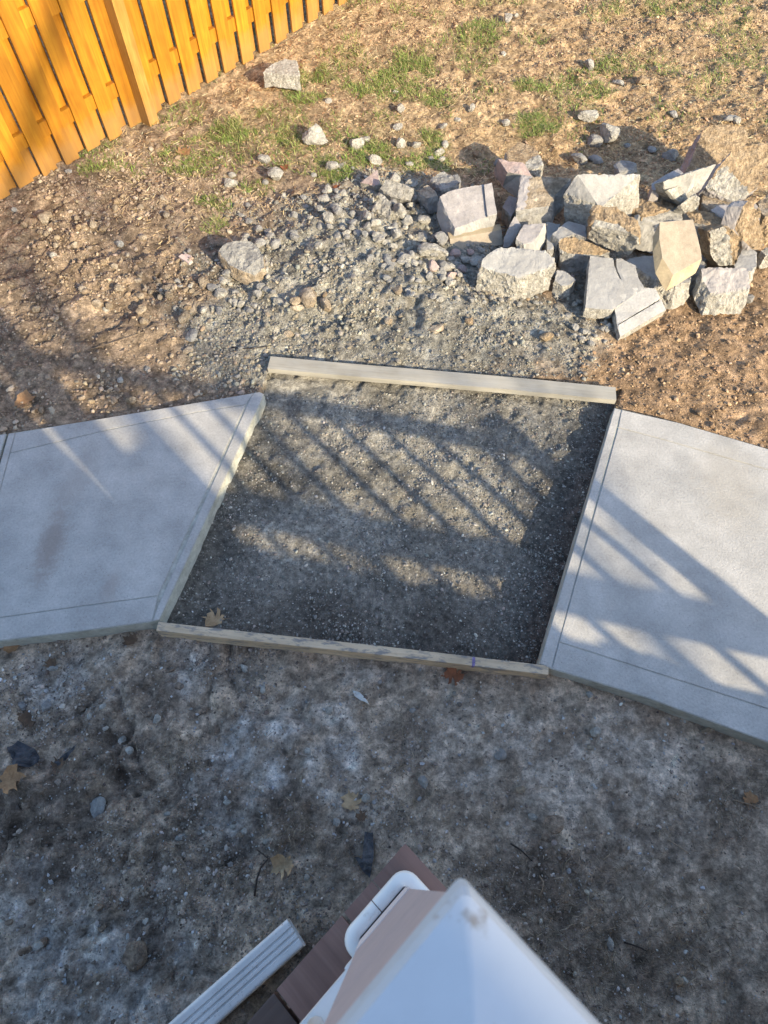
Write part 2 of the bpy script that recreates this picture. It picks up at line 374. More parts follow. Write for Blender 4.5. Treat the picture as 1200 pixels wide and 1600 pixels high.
def pad_height(x, y):
    x = np.asarray(x, float); y = np.asarray(y, float)
    t = sstep(PAD[0][1]+.1, PAD[2][1], y)
    z = -.125 + .05*t + (fbm(x*3, y*3, 91, 3)-.5)*.03 + (fbm(x*14, y*14, 95, 3)-.5)*.034*(.35+sstep(1.2, 1.7, y))
    # raking marks: faint ridges
    q = x*math.sin(R(132)) - y*math.cos(R(132))
    z = z + .004*np.sin(q*38+3*fbm(x*3, y*3, 97, 2))*sstep(1.6, 2.2, y+.2*x)
    q2 = x*1.0 + y*.06
    z = z + .0035*np.sin(q2*150)*sstep(1.45, 1.1, y)*sstep(-.6, -.1, x)
    z = z + (vn(x*70, y*70, 99)-.5)*.006
    dL = inpoly(x, y, PAD)
    return z + .035*sstep(.12, 0, dL)*(1-t)*sstep(-.1, -.5, x)
def surf(x, y):
    inside = inpoly(np.asarray(x, float), np.asarray(y, float), PAD) > 0
    return np.where(inside, pad_height(x, y), height(x, y))
def spot(u, v):
    """the point of the ground that a photo pixel looks at"""
    z = -.04
    for _ in range(5):
        g = G(u, v, z); z = float(surf(g[0], g[1]))
    g = G(u, v, z); return Vector((g[0], g[1], z))

# dirt colours: what lies on the ground, in photo pixels
ASH = [(400, 1165, 70, 75, .9), (80, 1060, 110, 60, .5), (290, 1030, 60, 50, .5), (500, 1200, 70, 60, .6), (470, 1110, 80, 40, .4), (640, 1030, 120, 40, .35),
       (150, 1500, 190, 100, .75), (60, 1400, 100, 70, .5), (180, 1600, 180, 80, .75), (360, 1290, 70, 60, .6), (330, 1210, 60, 60, .4), (740, 1150, 150, 80, .28), (930, 1200, 200, 120, .25), (1010, 1310, 120, 80, .15),
       (250, 1420, 70, 60, .35), (560, 1290, 60, 40, .3)]
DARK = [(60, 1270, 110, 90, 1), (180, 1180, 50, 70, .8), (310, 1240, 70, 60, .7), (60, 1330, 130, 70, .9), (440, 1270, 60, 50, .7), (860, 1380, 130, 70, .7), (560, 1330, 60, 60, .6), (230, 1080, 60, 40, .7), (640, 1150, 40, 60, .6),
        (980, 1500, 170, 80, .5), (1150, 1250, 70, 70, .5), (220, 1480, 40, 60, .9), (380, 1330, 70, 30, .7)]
GRAVELLY = [(560, 420, 260, 130, 1), (480, 500, 210, 80, 1), (700, 500, 260, 75, 1), (640, 330, 110, 80, 1), (860, 520, 130, 60, .9), (600, 560, 300, 45, 1), (360, 540, 90, 60, .8), (960, 430, 110, 90, .7)]
GREEN = [(620, 95, 75, 35, .9), (905, 130, 45, 22, .9), (840, 185, 35, 18, .9), (590, 130, 70, 25, .8), (640, 235, 55, 30, .9), (575, 240, 40, 20, .8), (415, 190, 55, 30, .8), (360, 215, 60, 35, .6), (530, 190, 50, 25, .7), (690, 150, 35, 20, .8),
         (750, 40, 50, 20, .7), (845, 50, 16, 20, .8), (830, 130, 35, 13, .8), (1000, 4, 60, 12, .8), (950, 96, 18, 12, .8), (670, 215, 30, 35, .9), (720, 255, 40, 12, .8), (470, 215, 30, 20, .6), (330, 310, 40, 18, .35), (520, 268, 25, 16, .7), (600, 215, 60, 25, .8),
         (700, 60, 50, 20, .5), (480, 250, 60, 20, .5), (560, 20, 60, 20, .4), (300, 245, 60, 25, .35), (480, 130, 40, 40, .5), (1165, 20, 20, 12, .5), (160, 262, 60, 14, .45), (400, 290, 40, 16, .35), (330, 345, 30, 14, .35)]
def ground_colour(x, y):
    u, v = PX(x, y); u = np.clip(u, -2500, 3700); v = np.clip(v, -900, 4000)
    n1 = fbm(x*5, y*5, 201, 4)[:, None]; n2 = fbm(x*23, y*23, 211, 3)[:, None]; n3 = vn(x*55, y*55, 221)[:, None]; n4 = sstep(.36, .64, fbm(x*14, y*14, 231, 5))[:, None]
    out = np.maximum(np.maximum(np.abs(x)-3.3, 0), np.maximum(np.maximum(-.6-y, y-6.5), 0)); of = sstep(0, .9, out)[:, None]
    n1, n2, n3, n4 = [q*(1-of)+.5*of for q in (n1, n2, n3, n4)]
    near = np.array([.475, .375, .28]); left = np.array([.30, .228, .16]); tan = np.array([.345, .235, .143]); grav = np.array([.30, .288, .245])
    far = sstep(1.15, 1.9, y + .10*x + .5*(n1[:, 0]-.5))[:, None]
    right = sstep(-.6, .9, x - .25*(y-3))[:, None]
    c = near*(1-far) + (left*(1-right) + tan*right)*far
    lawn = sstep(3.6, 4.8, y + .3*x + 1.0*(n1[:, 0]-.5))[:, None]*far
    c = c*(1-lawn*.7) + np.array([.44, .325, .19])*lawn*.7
    a = np.clip(blob(u, v, ASH, .5, 301)[:, None]*(.05+.5*n2+.6*n4), 0, .85); c = c*(1-a) + np.array([.52, .50, .465])*a
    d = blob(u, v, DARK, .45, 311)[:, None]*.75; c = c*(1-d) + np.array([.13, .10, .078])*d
    g = blob(u, v, GRAVELLY, .35, 321)[:, None]*np.clip(.75+.5*n2, 0, 1); c = c*(1-g) + grav*g
    gr = blob(u, v, GREEN, .4, 331)[:, None]*.25; c = c*(1-gr) + np.array([.10, .12, .035])*gr
    return np.clip(c*(.80+.4*n1)*(.62+.76*n2)*(.72+.56*n3)*(.80+.4*n4), .01, .8)

def axis_grid(a, b, step, lo, hi, grow=1.22):
    m = np.arange(a, b+1e-6, step); L = []; p = a; s = step
    while p > lo: s *= grow; p -= s; L.append(p)
    H = []; p = b; s = step
    while p < hi: s *= grow; p += s; H.append(p)
    return np.concatenate([np.array(L[::-1]), m, np.array(H)])
gx = axis_grid(-3.3, 3.3, .0145, -90, 90); gy = axis_grid(-.6, 6.5, .0145, -90, 120)
X, Y = np.meshgrid(gx, gy); X = X.ravel(); Y = Y.ravel()
Z = height(X, Y)
nx, ny = len(gx), len(gy)
i = (np.arange(ny-1)[:, None]*nx + np.arange(nx-1)[None, :]).ravel()
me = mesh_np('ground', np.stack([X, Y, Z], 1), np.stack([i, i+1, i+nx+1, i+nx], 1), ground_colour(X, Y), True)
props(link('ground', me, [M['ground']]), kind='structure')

# gravel bed between the two slabs
px_ = np.arange(min(p[0] for p in PAD)-.03, max(p[0] for p in PAD)+.03, .0105); py_ = np.arange(min(p[1] for p in PAD)-.04, max(p[1] for p in PAD)+.06, .0105)
X, Y = np.meshgrid(px_, py_); nx, ny = len(px_), len(py_); X = X.ravel(); Y = Y.ravel()
i = (np.arange(ny-1)[:, None]*nx + np.arange(nx-1)[None, :]).ravel()
Q = np.stack([i, i+1, i+nx+1, i+nx], 1)
ins = inpoly(X, Y, PAD) > -.022
Q = Q[ins[Q].all(1)]
n1 = fbm(X*4, Y*4, 401, 4)[:, None]; n2 = fbm(X*30, Y*30, 411, 3)[:, None]
c = np.array([.30, .285, .245])*(.4+1.2*n1)*(.65+.7*n2)
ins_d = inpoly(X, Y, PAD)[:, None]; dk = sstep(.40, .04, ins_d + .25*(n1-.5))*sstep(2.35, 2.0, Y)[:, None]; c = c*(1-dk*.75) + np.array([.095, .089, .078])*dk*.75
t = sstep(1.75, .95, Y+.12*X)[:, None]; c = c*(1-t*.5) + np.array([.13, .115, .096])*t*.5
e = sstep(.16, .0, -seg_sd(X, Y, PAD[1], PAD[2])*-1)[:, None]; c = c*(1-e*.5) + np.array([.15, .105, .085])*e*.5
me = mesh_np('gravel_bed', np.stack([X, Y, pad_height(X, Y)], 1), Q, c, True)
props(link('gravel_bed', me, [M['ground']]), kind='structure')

# ------------------------------------------------------------------ concrete walkway slabs: tooled borders with open grooves
def slab(name, outline, plates, rounded=0.0):
    bm = bmesh.new()
    prism(bm, outline, -.118, -.0038, 1)
    for f in bm.faces:
        if abs(f.normal.z) < .5: f.material_index = 1
    base = list(bm.faces)
    for pl in plates:
        b2 = bmesh.new(); prism(b2, pl, -.0045, 0, 0)
        b2.normal_update(); bmesh.ops.recalc_face_normals(b2, faces=b2.faces)
        es = [e for e in b2.edges if all(abs(v.co.z) < 1e-5 for v in e.verts)]
        bmesh.ops.bevel(b2, geom=es, offset=.0022, segments=2, affect='EDGES')
        tmp = bpy.data.meshes.new('t'); b2.to_mesh(tmp); b2.free(); bm.from_mesh(tmp); bpy.data.meshes.remove(tmp)
    bmesh.ops.recalc_face_normals(bm, faces=bm.faces)
    o = bm_obj(name, bm, [M['slab'], M['slabside']])
    return props(o, kind='structure')
def W(*pts): return [tuple(G(u, v)[:2]) for u, v in pts]
def shrink(poly, d):
    """inset of a convex ccw polygon"""
    out = []; n = len(poly)
    for k in range(n):
        p, c, q = np.array(poly[k-1]), np.array(poly[k]), np.array(poly[(k+1) % n])
        a = (c-p)/np.linalg.norm(c-p); b = (q-c)/np.linalg.norm(q-c)
        na = np.array([-a[1], a[0]]); nb = np.array([-b[1], b[0]])
        m = na+nb; m = m/max(.3, (1+na@nb))
        out.append(tuple(c+m*d))
    return out
def ccw(p):
    a = sum(p[i][0]*p[(i+1) % len(p)][1]-p[(i+1) % len(p)][0]*p[i][1] for i in range(len(p)))
    return p if a > 0 else p[::-1]
GAP = .0014
# left slab
outl = W((13, 677), (-82, 1009), (0, 1001), (120, 987), (232, 972), (249, 968), (409, 624), (412, 615), (405, 612), (300, 630), (150, 655))
pl = [W((24, 676), (15.5, 708), (176, 670), (308, 644), (384, 632), (397, 613.5), (300, 630), (150, 655)),          # far border
      W((397, 613.5), (405, 612), (412, 615), (409, 624), (249, 968), (238, 970.5), (247, 945), (392, 619)),        # right border
      W((15.5, 708), (0, 765), (-58, 972), (0, 965), (103, 950.5), (247, 931), (384, 632), (308, 644), (176, 670)),   # field
      W((-58, 972), (-66, 1007), (0, 1001), (120, 987), (232, 972), (238, 970.5), (247, 931), (103, 950.5), (0, 965)),
      W((13, 677), (-82, 1009), (-66, 1007), (-58, 972), (0, 765), (15.5, 708), (24, 676))]
def nonconvex_plate(p):
    return ccw(p)
def inset_any(p, d):
    p = ccw(p); return shrink(p, d)
slab('pavement', ccw(outl), [inset_any(p, GAP) for p in pl])
# next slab to the left, past an expansion joint
slab('pavement', ccw(W((9, 677.5), (-86, 1009.5), (-560, 1050), (-560, 760))), [inset_any(W((9, 677.5), (-86, 1009.5), (-560, 1050), (-560, 760)), .001)])
# right slab
outr = W((960, 637), (843, 1037), (862, 1045), (1010, 1090), (1200, 1160), (1560, 1330), (1560, 800), (1200, 701), (1060, 660))
pr = [W((960, 637), (843, 1037), (862, 1045), (971, 640)),
      W((971, 640), (965.5, 668), (1037.5, 687), (1200, 734), (1560, 850), (1560, 800), (1200, 701), (1060, 660)),
      W((965.5, 668), (873, 1003), (961, 1031), (1200, 1107.6), (1560, 1270), (1560, 850), (1200, 734), (1037.5, 687)),
      W((873, 1003), (862, 1045), (1010, 1090), (1200, 1160), (1560, 1330), (1560, 1270), (1200, 1107.6), (961, 1031))]
slab('pavement', ccw(outr), [inset_any(p, GAP) for p in pr])
sm = M['slab']
def pits(m, scale, thr, k):
    n = m.node_tree.nodes; l = m.node_tree.links; p = n['Principled BSDF']; src = p.inputs['Base Color'].links[0].from_socket
    g = n.new('ShaderNodeNewGeometry'); v_ = n.new('ShaderNodeTexVoronoi'); v_.inputs['Scale'].default_value = scale; l.new(g.outputs['Position'], v_.inputs['Vector'])
    no = n.new('ShaderNodeTexNoise'); no.inputs['Scale'].default_value = scale*.23; l.new(g.outputs['Position'], no.inputs['Vector'])
    mu = n.new('ShaderNodeMath'); mu.operation = 'MULTIPLY'; l.new(no.outputs['Fac'], mu.inputs[0]); mu.inputs[1].default_value = thr
    mr = n.new('ShaderNodeMapRange'); l.new(v_.outputs['Distance'], mr.inputs[0]); mr.inputs[1].default_value = 0; l.new(mu.outputs[0], mr.inputs[2]); mr.inputs[3].default_value = k; mr.inputs[4].default_value = 0
    mx = n.new('ShaderNodeMix'); mx.data_type = 'RGBA'; mx.inputs[7].default_value = (.12, .11, .10, 1)
    l.new(mr.outputs[0], mx.inputs[0]); l.new(src, mx.inputs[6]); l.new(mx.outputs[2], p.inputs['Base Color'])
pits(sm, 75, .32, .8)
a, b = G(95, 800)[:2], G(62, 905)[:2]; stain(sm, a, b, .085, (.24, .195, .165), .62)
a, b = G(140, 720)[:2], G(95, 790)[:2]; stain(sm, a, b, .10, (.33, .30, .27), .4)
a, b = G(180, 890)[:2], G(165, 950)[:2]; stain(sm, a, b, .05, (.36, .31, .27), .4)
a, b = G(1130, 720)[:2], G(1150, 800)[:2]; stain(sm, a, b, .22, (.42, .38, .31), .35)

# ------------------------------------------------------------------ fence: boards on both sides of the rails
FA = Vector(G(52.5, 284, -.03)); FB = Vector(G(518.6, 12.6, -.03))
e = (FB-FA); e.z = 0; PITCHF = e.length/16.0; e.normalize(); nrm = Vector((e.y, -e.x, 0)); zz = Vector((0, 0, 1))
fence = empty('fence', FA, math.atan2(e.y, e.x))
props(fence, 'honey-orange wooden board fence with overlapping pickets along the back of the yard', 'fence')
PW, BW, TH, RAILD = .107, .088, .016, .038
ex, ey, ez = Vector((1, 0, 0)), Vector((0, 1, 0)), Vector((0, 0, 1))     # in the fence's own frame, -y faces the yard
def board_mesh(wd, h, nm):
    bm = bmesh.new(); box(bm, (0, 0, h/2), (ex, ey, ez), (wd/2, TH/2, h/2)); bevel(bm, .0025, 1)
    me = bpy.data.meshes.new(nm); bm.normal_update(); bm.to_mesh(me); bm.free(); me.materials.append(M['fence']); return me
fm = board_mesh(PW, 1.75, 'picket'); bmh = board_mesh(BW, 1.75, 'back_picket')
for k in range(-5, 22):
    x0 = k*PITCHF
    u, v = PX(*(FA+e*x0).xy)
    zg = float(height((FA+e*x0).x, (FA+e*x0).y, False)) - FA.z
    o = bpy.data.objects.new('picket', fm); COL.objects.link(o); o.parent = fence
    o.location = (x0 + PITCHF-PW/2 + random.uniform(-.003, .003), -TH/2, zg + random.uniform(-.012, .014)); o.rotation_euler = (0, random.uniform(-.004, .004), 0)
    o = bpy.data.objects.new('back_picket', bmh); COL.objects.link(o); o.parent = fence
    o.location = (x0 + (PITCHF-PW)/2, TH/2+RAILD, zg + random.uniform(-.01, .01))
for zr in (.245, .805, 1.37):
    bm = bmesh.new(); box(bm, (0, 0, 0), (ex, ey, ez), (14*PITCHF, RAILD/2-.0008, .044))
    o = bm_obj('rail', bm, [M['fence']], fence); o.location = (8*PITCHF, RAILD/2, zr)
for k in (-7.6, 5.28, 18.5):
    bm = bmesh.new(); box(bm, (0, 0, .95), (ex, ey, ez), (.038, .045, .97)); bevel(bm, .004, 1)
    o = bm_obj('fence_post', bm, [M['fencepost']], fence); o.location = (k*PITCHF-.02, -.066, 0)

# ------------------------------------------------------------------ deck, railing, stairs, house (only the corner by the post is in the frame)
ZD = 1.5
K = Vector(G(633, 1318, ZD)); E1 = Vector((math.cos(R(45.2)), math.sin(R(45.2)), 0)); E2 = Vector((E1.y, -E1.x, 0))
deck = empty('deck', (K.x, K.y, 0), 0); props(deck, 'raised brown composite deck corner under the white railing post', 'deck')
bw = [(.0, .078), (.0805, .1445)] + [(.1505+.1475*k, .1505+.1475*k+.1405) for k in range(16)]
for k, (a, b) in enumerate(bw):
    bm = bmesh.new(); m_ = M['deck'] if k < 3 else M['deckdark']
    L_ = 3.6
    box(bm, (0, 0, 0), (ex, ey, ez), ((b-a)/2, L_/2, .0125)); bevel(bm, .0025, 2)
    o = bm_obj('deck_board', bm, [m_], deck)
    c_ = -E1*((a+b)/2) + E2*(L_/2)
    o.location = (c_.x, c_.y, ZD-.0125 - (.0 if k < 3 else .004)); o.rotation_euler = (0, 0, R(45.2))
for (p, d, L_) in ((-E1*1.25, E1, 1.22), (E2*1.8, E2, 1.78)):
    side = E2 if d == E1 else -E1
    bm = bmesh.new(); q = p + side*.045
    box(bm, (q.x, q.y, ZD-.0275-.70), (d, side, ez), (L_, .012, .70)); bm_obj('skirt', bm, [M['deckdark']], deck)
bm = bmesh.new(); q = -E1*2.51+E2*1.8
box(bm, (q.x, q.y, ZD-.0275-.70), (E2, E1, ez), (1.78, .012, .70)); bm_obj('skirt', bm, [M['deckdark']], deck)

PA, PB = Vector(G(565, 1467, ZD)), Vector(G(632, 1388, ZD)); PC = (PA+PB)/2 + E2*.05; PC.z = ZD
post = empty('railing_post', PC, R(45.2)); props(post, 'white vinyl railing post with a pyramid cap and rounded base trim, close to the camera', 'post')
bm = bmesh.new(); box(bm, (0, 0, .479), (ex, ey, ez), (.0503, .0503, .479)); bevel(bm, .004, 2); bm_obj('sleeve', bm, [M['post_pink_reflect']], post)
bm = bmesh.new(); box(bm, (0, 0, .13), (ex, ey, ez), (.0513, .0513, .125)); bevel(bm, .003, 2); bm_obj('lower_sleeve', bm, [M['lowpost']], post)
# base trim: a rounded collar round the post
bm = bmesh.new()
def rrect(h, r, z, n=6):
    out = []
    for cx, cy, a0 in ((h-r, h-r, 0), (-(h-r), h-r, 90), (-(h-r), -(h-r), 180), (h-r, -(h-r), 270)):
        for k in range(n+1): t = R(a0+90*k/n); out.append((cx+r*math.cos(t), cy+r*math.sin(t), z))
    return out
prof = [(.0765, .028, .001), (.0770, .028, .020), (.0760, .027, .028), (.073, .025, .0325), (.066, .020, .0345), (.0575, .012, .0345), (.0535, .006, .031), (.0525, .004, .006)]
def rseam(h, r, z):
    p = rrect(h, r, z); return p[:7] + [(.0007, h, z), (-.0007, h, z)] + p[7:]
rings = [[bm.verts.new(p) for p in rseam(h, r, z)] for h, r, z in prof]
for A_, B_ in zip(rings, rings[1:]):
    for k in range(len(A_)):
        if k == 7: continue
        bm.faces.new((A_[k], A_[(k+1) % len(A_)], B_[(k+1) % len(A_)], B_[k]))
bm_obj('base_trim', bm, [M['vinyl']], post, True)
# cap: overhanging rim with a low pyramid
bm = bmesh.new(); zc = .968
prof = [(.0505, zc-.030), (.0545, zc-.030), (.0555, zc-.012), (.0535, zc-.002), (.051, zc+.003), (.0015, zc+.017)]
rings = [[bm.verts.new(p) for p in rrect(h, min(.0035, h*.3), z, 4)] for h, z in prof]
for A_, B_ in zip(rings, rings[1:]):
    for k in range(len(A_)): bm.faces.new((A_[k], A_[(k+1) % len(A_)], B_[(k+1) % len(A_)], B_[k]))
bm.faces.new(rings[-1]); bm.faces.new(rings[0][::-1])
cap = bm_obj('post_cap', bm, [M['capvinyl_sky']], post)
mod = None
stain_m = M['capvinyl_sky']
object_blotch(stain_m, (.22, .16, .10), .60, .70, .7, 30.0, (1, 1, 1))

def railing(name, start, d, L_, label, z0=.06, zt=.93, spacing=.115, clip=True):
    r = empty(name, start, math.atan2(d.y, d.x)); props(r, label, 'railing')
    bm = bmesh.new(); box(bm, (L_/2, 0, z0+.022), (ex, ey, ez), (L_/2, .040, .022)); bevel(bm, .005, 2); bm_obj('bottom_rail', bm, [M['vinyl']], r)
    bm = bmesh.new(); box(bm, (L_/2, 0, zt-.03), (ex, ey, ez), (L_/2, .035, .03)); bevel(bm, .008, 2); bm_obj('top_rail', bm, [M['vinyl']], r)
    n = int(L_/spacing); bal = None
    for k in range(n):
        if bal is None:
            bm = bmesh.new(); tube(bm, [(0, 0, z0+.0445), (0, 0, zt-.0605)], .0135, 10); bal = bm_obj('baluster', bm, [M['vinyl']], r, True)
            o = bal
        else:
            o = bal.copy(); COL.objects.link(o); o.parent = r
        o.location = (.112 + k*spacing, -.022 if clip else 0, 0)
    if clip:
        for x_ in (.006, .028):
            bm = bmesh.new(); box(bm, (x_, 0, z0+.024), (ex, ey, ez), (.0075, .0435, .0255)); bevel(bm, .004, 2); bm_obj('bracket', bm, [M['vinyl']], r)
    return r
railing('railing', PC - E1*.0515, -E1, 2.3, 'white vinyl railing running down-left from the post along the deck edge')
railing('railing', PC + E2*.0515, E2, 2.05, 'white vinyl railing running right from the post along the deck front', clip=False)

# coordinates along the light: s across it, d along it
LH = Vector((math.cos(R(LIGHT_AZ)), math.sin(R(LIGHT_AZ)), 0)); NH = Vector((LH.y, -LH.x, 0))
def SD(s, d, z=0.0): return NH*s + LH*d + Vector((0, 0, z))
DR = -2.2
stair = empty('stairs', SD(1.1, DR-.55), math.atan2(NH.y, NH.x)); props(stair, 'brown deck stairs with closed risers leading down to the walkway', 'stairs')
s0 = stair.location
for k in range(8):
    sc_ = .30 + .265*k; zt = 1.5 - .1875*(k+1)
    if zt < .05: continue
    bm = bmesh.new(); box(bm, (sc_+.1325-1.1, 0, zt-.0125), (ex, ey, ez), (.145, .55, .0125)); bevel(bm, .003, 1); bm_obj('tread', bm, [M['deck']], stair)
    bm = bmesh.new(); box(bm, (sc_-.0105-1.1, 0, zt+.0795), (ex, ey, ez), (.009, .54, .0785)); bm_obj('riser', bm, [M['deckdark']], stair)
zbl = lambda s: 1.05 - .69*(s-1.41)
for yy in (-.565, .565):
    bm = bmesh.new(); pts = [(-.84, zbl(.26)-.11), (-.84, 1.1), (-.1, .0), (1.02, .0), (1.02, .40), (.42, .82), (.30, zbl(1.40)-.10), (.24, zbl(1.34)-.11)]
    lo = [bm.verts.new((p[0], yy-.019, p[1])) for p in pts]; hi = [bm.verts.new((p[0], yy+.019, p[1])) for p in pts]
    bm.faces.new(lo); bm.faces.new(hi[::-1])
    for k in range(8): bm.faces.new((lo[k], hi[k], hi[(k+1) % 8], lo[(k+1) % 8]))
    bmesh.ops.recalc_face_normals(bm, faces=bm.faces); bm_obj('stringer', bm, [M['deckdark']], stair)
ztop = lambda s: 1.82 - .69*(s-1.28)
zbot = lambda s: 1.16 - .69*(s-1.41)
def stair_rail(d, label, off):
    r = empty('stair_railing', SD(1.0, d), math.atan2(NH.y, NH.x)); props(r, label, 'railing')
    def sloped(nm, f, th, wd):
        a, b = .30, 1.81; bm = bmesh.new()
        vs = [bm.verts.new((s-1.0, y, f(s)-h)) for s in (a, b) for y in (-wd, wd) for h in (0, th)]
        for q in ((0, 1, 3, 2), (4, 6, 7, 5), (0, 4, 5, 1), (2, 3, 7, 6), (0, 2, 6, 4), (1, 5, 7, 3)): bm.faces.new([vs[k] for k in q])
        bmesh.ops.recalc_face_normals(bm, faces=bm.faces); bevel(bm, .005, 1); bm_obj(nm, bm, [M['vinyl']], r)
    sloped('top_rail', ztop, .085, .03); sloped('bottom_rail', zbot, .11, .025)
    for s in [1.70-.15*k + off for k in range(9)]:
        if s > 1.78 or s < .48: continue
        bm = bmesh.new(); box(bm, (s-1.0, 0, (ztop(s)-.07+zbot(s)-.02)/2), (ex, ey, ez), (.021, .015, (ztop(s)-zbot(s)-.05)/2)); bm_obj('baluster', bm, [M['vinyl']], r)
    for k in range(6):  # unseen blocks added under the rail to break the sun strip into dashes
        if off: break
        s = .50 + .165*k; bm = bmesh.new(); hh = .075
        vs = [bm.verts.new((s_-1.0, y, ztop(s_)-.66-.11-hh*q)) for s_ in (s-.045, s+.045) for y in (-.02, .02) for q in (2.4, -.05)]
        for q in ((0, 1, 3, 2), (4, 6, 7, 5), (0, 4, 5, 1), (2, 3, 7, 6), (0, 2, 6, 4), (1, 5, 7, 3)): bm.faces.new([vs[j] for j in q])
        bmesh.ops.recalc_face_normals(bm, faces=bm.faces); bm_obj('sun_dash_block', bm, [M['vinyl']], r)
    for s, zt, hw in ((1.855, 1.47, .056), (.225, 2.62, .100)):
        bm = bmesh.new(); box(bm, (s-1.0, 0, (zt-.1)/2), (ex, ey, ez), (hw, hw, (zt+.1)/2)); bevel(bm, .005, 1); bm_obj('newel_post', bm, [M['vinyl']], r)
        bm = bmesh.new(); h2 = hw+.006
        rg = [[bm.verts.new((s-1.0+x*h, y*h, z)) for x, y in ((-1, -1), (1, -1), (1, 1), (-1, 1))] for h, z in ((h2, zt+.001), (h2, zt+.02), (.003, zt+.05))]
        for A_, B_ in zip(rg, rg[1:]):
            for k in range(4): bm.faces.new((A_[k], A_[(k+1) % 4], B_[(k+1) % 4], B_[k]))
        bm.faces.new(rg[-1]); bm.faces.new(rg[0][::-1]); bm_obj('post_cap', bm, [M['vinyl']], r)
    bm = bmesh.new(); box(bm, (.40-1.0, 0, .98), (ex, ey, ez), (.078, .075, 1.06)); bevel(bm, .006, 1); bm_obj('sun_streak_blocker', bm, [M['siding']], r)  # unseen block added to stop a sun streak across the left slab
    return r
stair_rail(DR, 'white sloping stair railing on the side of the stairs nearest the walkway', 0)
stair_rail(DR-1.12, 'white sloping stair railing on the far side of the stairs', -.065)

# house wall behind the camera
HS, HD = .026, -3.75
house = empty('house', SD(HS, HD), math.atan2(NH.y, NH.x)); props(house, 'pale lap-sided house behind the deck', 'house')
bm = bmesh.new(); box(bm, (-4.5, -3.0, 2.7), (ex, ey, ez), (4.47, 2.97, 2.85)); bm_obj('wall', bm, [M['siding']], house)
sb = None
for k in range(30):
    bm = bmesh.new(); z = .05+.18*k
    a = [bm.verts.new((x, y, zz_)) for x, y, zz_ in ((-8.9, .004, z), (-.09, .004, z), (-.09, .022, z), (-8.9, .022, z), (-8.9, .002, z+.178), (-.09, .002, z+.178), (-.09, .009, z+.178), (-8.9, .009, z+.178))]
    for q in ((0, 3, 2, 1), (4, 5, 6, 7), (0, 1, 5, 4), (1, 2, 6, 5), (2, 3, 7, 6), (3, 0, 4, 7)): bm.faces.new([a[j] for j in q])
    bm_obj('siding_board', bm, [M['siding']], house)
bm = bmesh.new(); box(bm, (-.044, .012, 2.7), (ex, ey, ez), (.044, .032, 2.85)); bm_obj('corner_trim', bm, [M['trim']], house)
bm = bmesh.new()
vs = [bm.verts.new(p) for p in ((-9.2, .25, 5.5), (-.02, .25, 5.5), (-.02, -6.3, 5.5), (-9.2, -6.3, 5.5), (-9.2, -3, 7.4), (-.02, -3, 7.4))]
for q in ((0, 1, 5, 4), (2, 3, 4, 5), (1, 2, 5), (3, 0, 4), (3, 2, 1, 0)): bm.faces.new([vs[j] for j in q])
bm_obj('roof', bm, [M['roof']], house)
bm = bmesh.new(); box(bm, (-2.2, .045, 2.55), (ex, ey, ez), (.95, .02, 1.05)); d_ = bm_obj('door', bm, [M['trim']], house)
bm = bmesh.new(); box(bm, (-2.2, .067, 2.6), (ex, ey, ez), (.85, .004, .93)); bm_obj('pane', bm, [M['glass']], d_)

# bare tree towards the sun: soft branch shade on the left of the yard and on the fence
tp = SD(-.35, -10.5); tree = empty('tree', (tp.x, tp.y, -.05)); props(tree, 'tall bare tree beyond the house, outside the picture', 'tree')
bmt, bmb = bmesh.new(), bmesh.new(); rt = random.Random(5)
def limb(bm, p, d, L_, r, lv):
    pts = [p]; q = p.copy(); dd = d.copy(); n = 5
    for k in range(n):
        dd = (dd + Vector((rt.uniform(-.16, .16), rt.uniform(-.16, .16), rt.uniform(-.05, .12)))).normalized(); q = q + dd*(L_/n); pts.append(q.copy())
    tube(bm, pts, [r*(1-.62*k/n) for k in range(n+1)], 6 if lv < 2 else 4)
    if lv < 3:
        for k in range(6 if lv == 0 else 4 if lv == 1 else 2):
            t = rt.randint(2, n); a = rt.uniform(0, 2*math.pi)
            nd = (dd*.55 + Vector((math.cos(a), math.sin(a), rt.uniform(.1, .6)))*.8).normalized()
            limb(bmb, pts[t], nd, L_*rt.uniform(.45, .65), r*(1-.62*t/n)*.62, lv+1)
limb(bmt, Vector((0, 0, 0)), Vector((0, 0, 1)), 6.6, .16, 0)
bm_obj('trunk', bmt, [M['bark']], tree); bm_obj('branches', bmb, [M['bark']], tree)

# ------------------------------------------------------------------ timber forms
def lumber(name, a, b, wd, th, m_, label):
    a = Vector(a); b = Vector(b); d = b-a; L_ = d.length; c = (a+b)/2
    xa = d.normalized(); ya = Vector((xa.y, -xa.x, 0)).normalized(); za = xa.cross(ya)
    if za.z < 0: za = -za
    bm = bmesh.new(); box(bm, (0, 0, -th/2), (ex, ey, ez), (L_/2, wd/2, th/2)); bevel(bm, .003, 2)
    long_ = [e_ for e_ in bm.edges if e_.calc_length() > L_*.7]
    bmesh.ops.subdivide_edges(bm, edges=long_, cuts=14)
    for v in bm.verts:
        v.co.y += .002*math.sin(v.co.x*3.1+1) ; v.co.z += .0015*math.sin(v.co.x*4.3)
    o = bm_obj(name, bm, [m_]); cc = c + ya*(wd/2)
    o.matrix_world = Matrix((( xa.x, -ya.x, za.x, cc.x), (xa.y, -ya.y, za.y, cc.y), (xa.z, -ya.z, za.z, cc.z), (0, 0, 0, 1)))
    return props(o, label, 'board', 'timber boards closing the gravel bed')
near_b = lumber('form_board', G(248, 971, -.002), G(857, 1040, -.002), .038, .089, M['pine'], 'scuffed pine board standing on edge along the near side of the gravel bed')
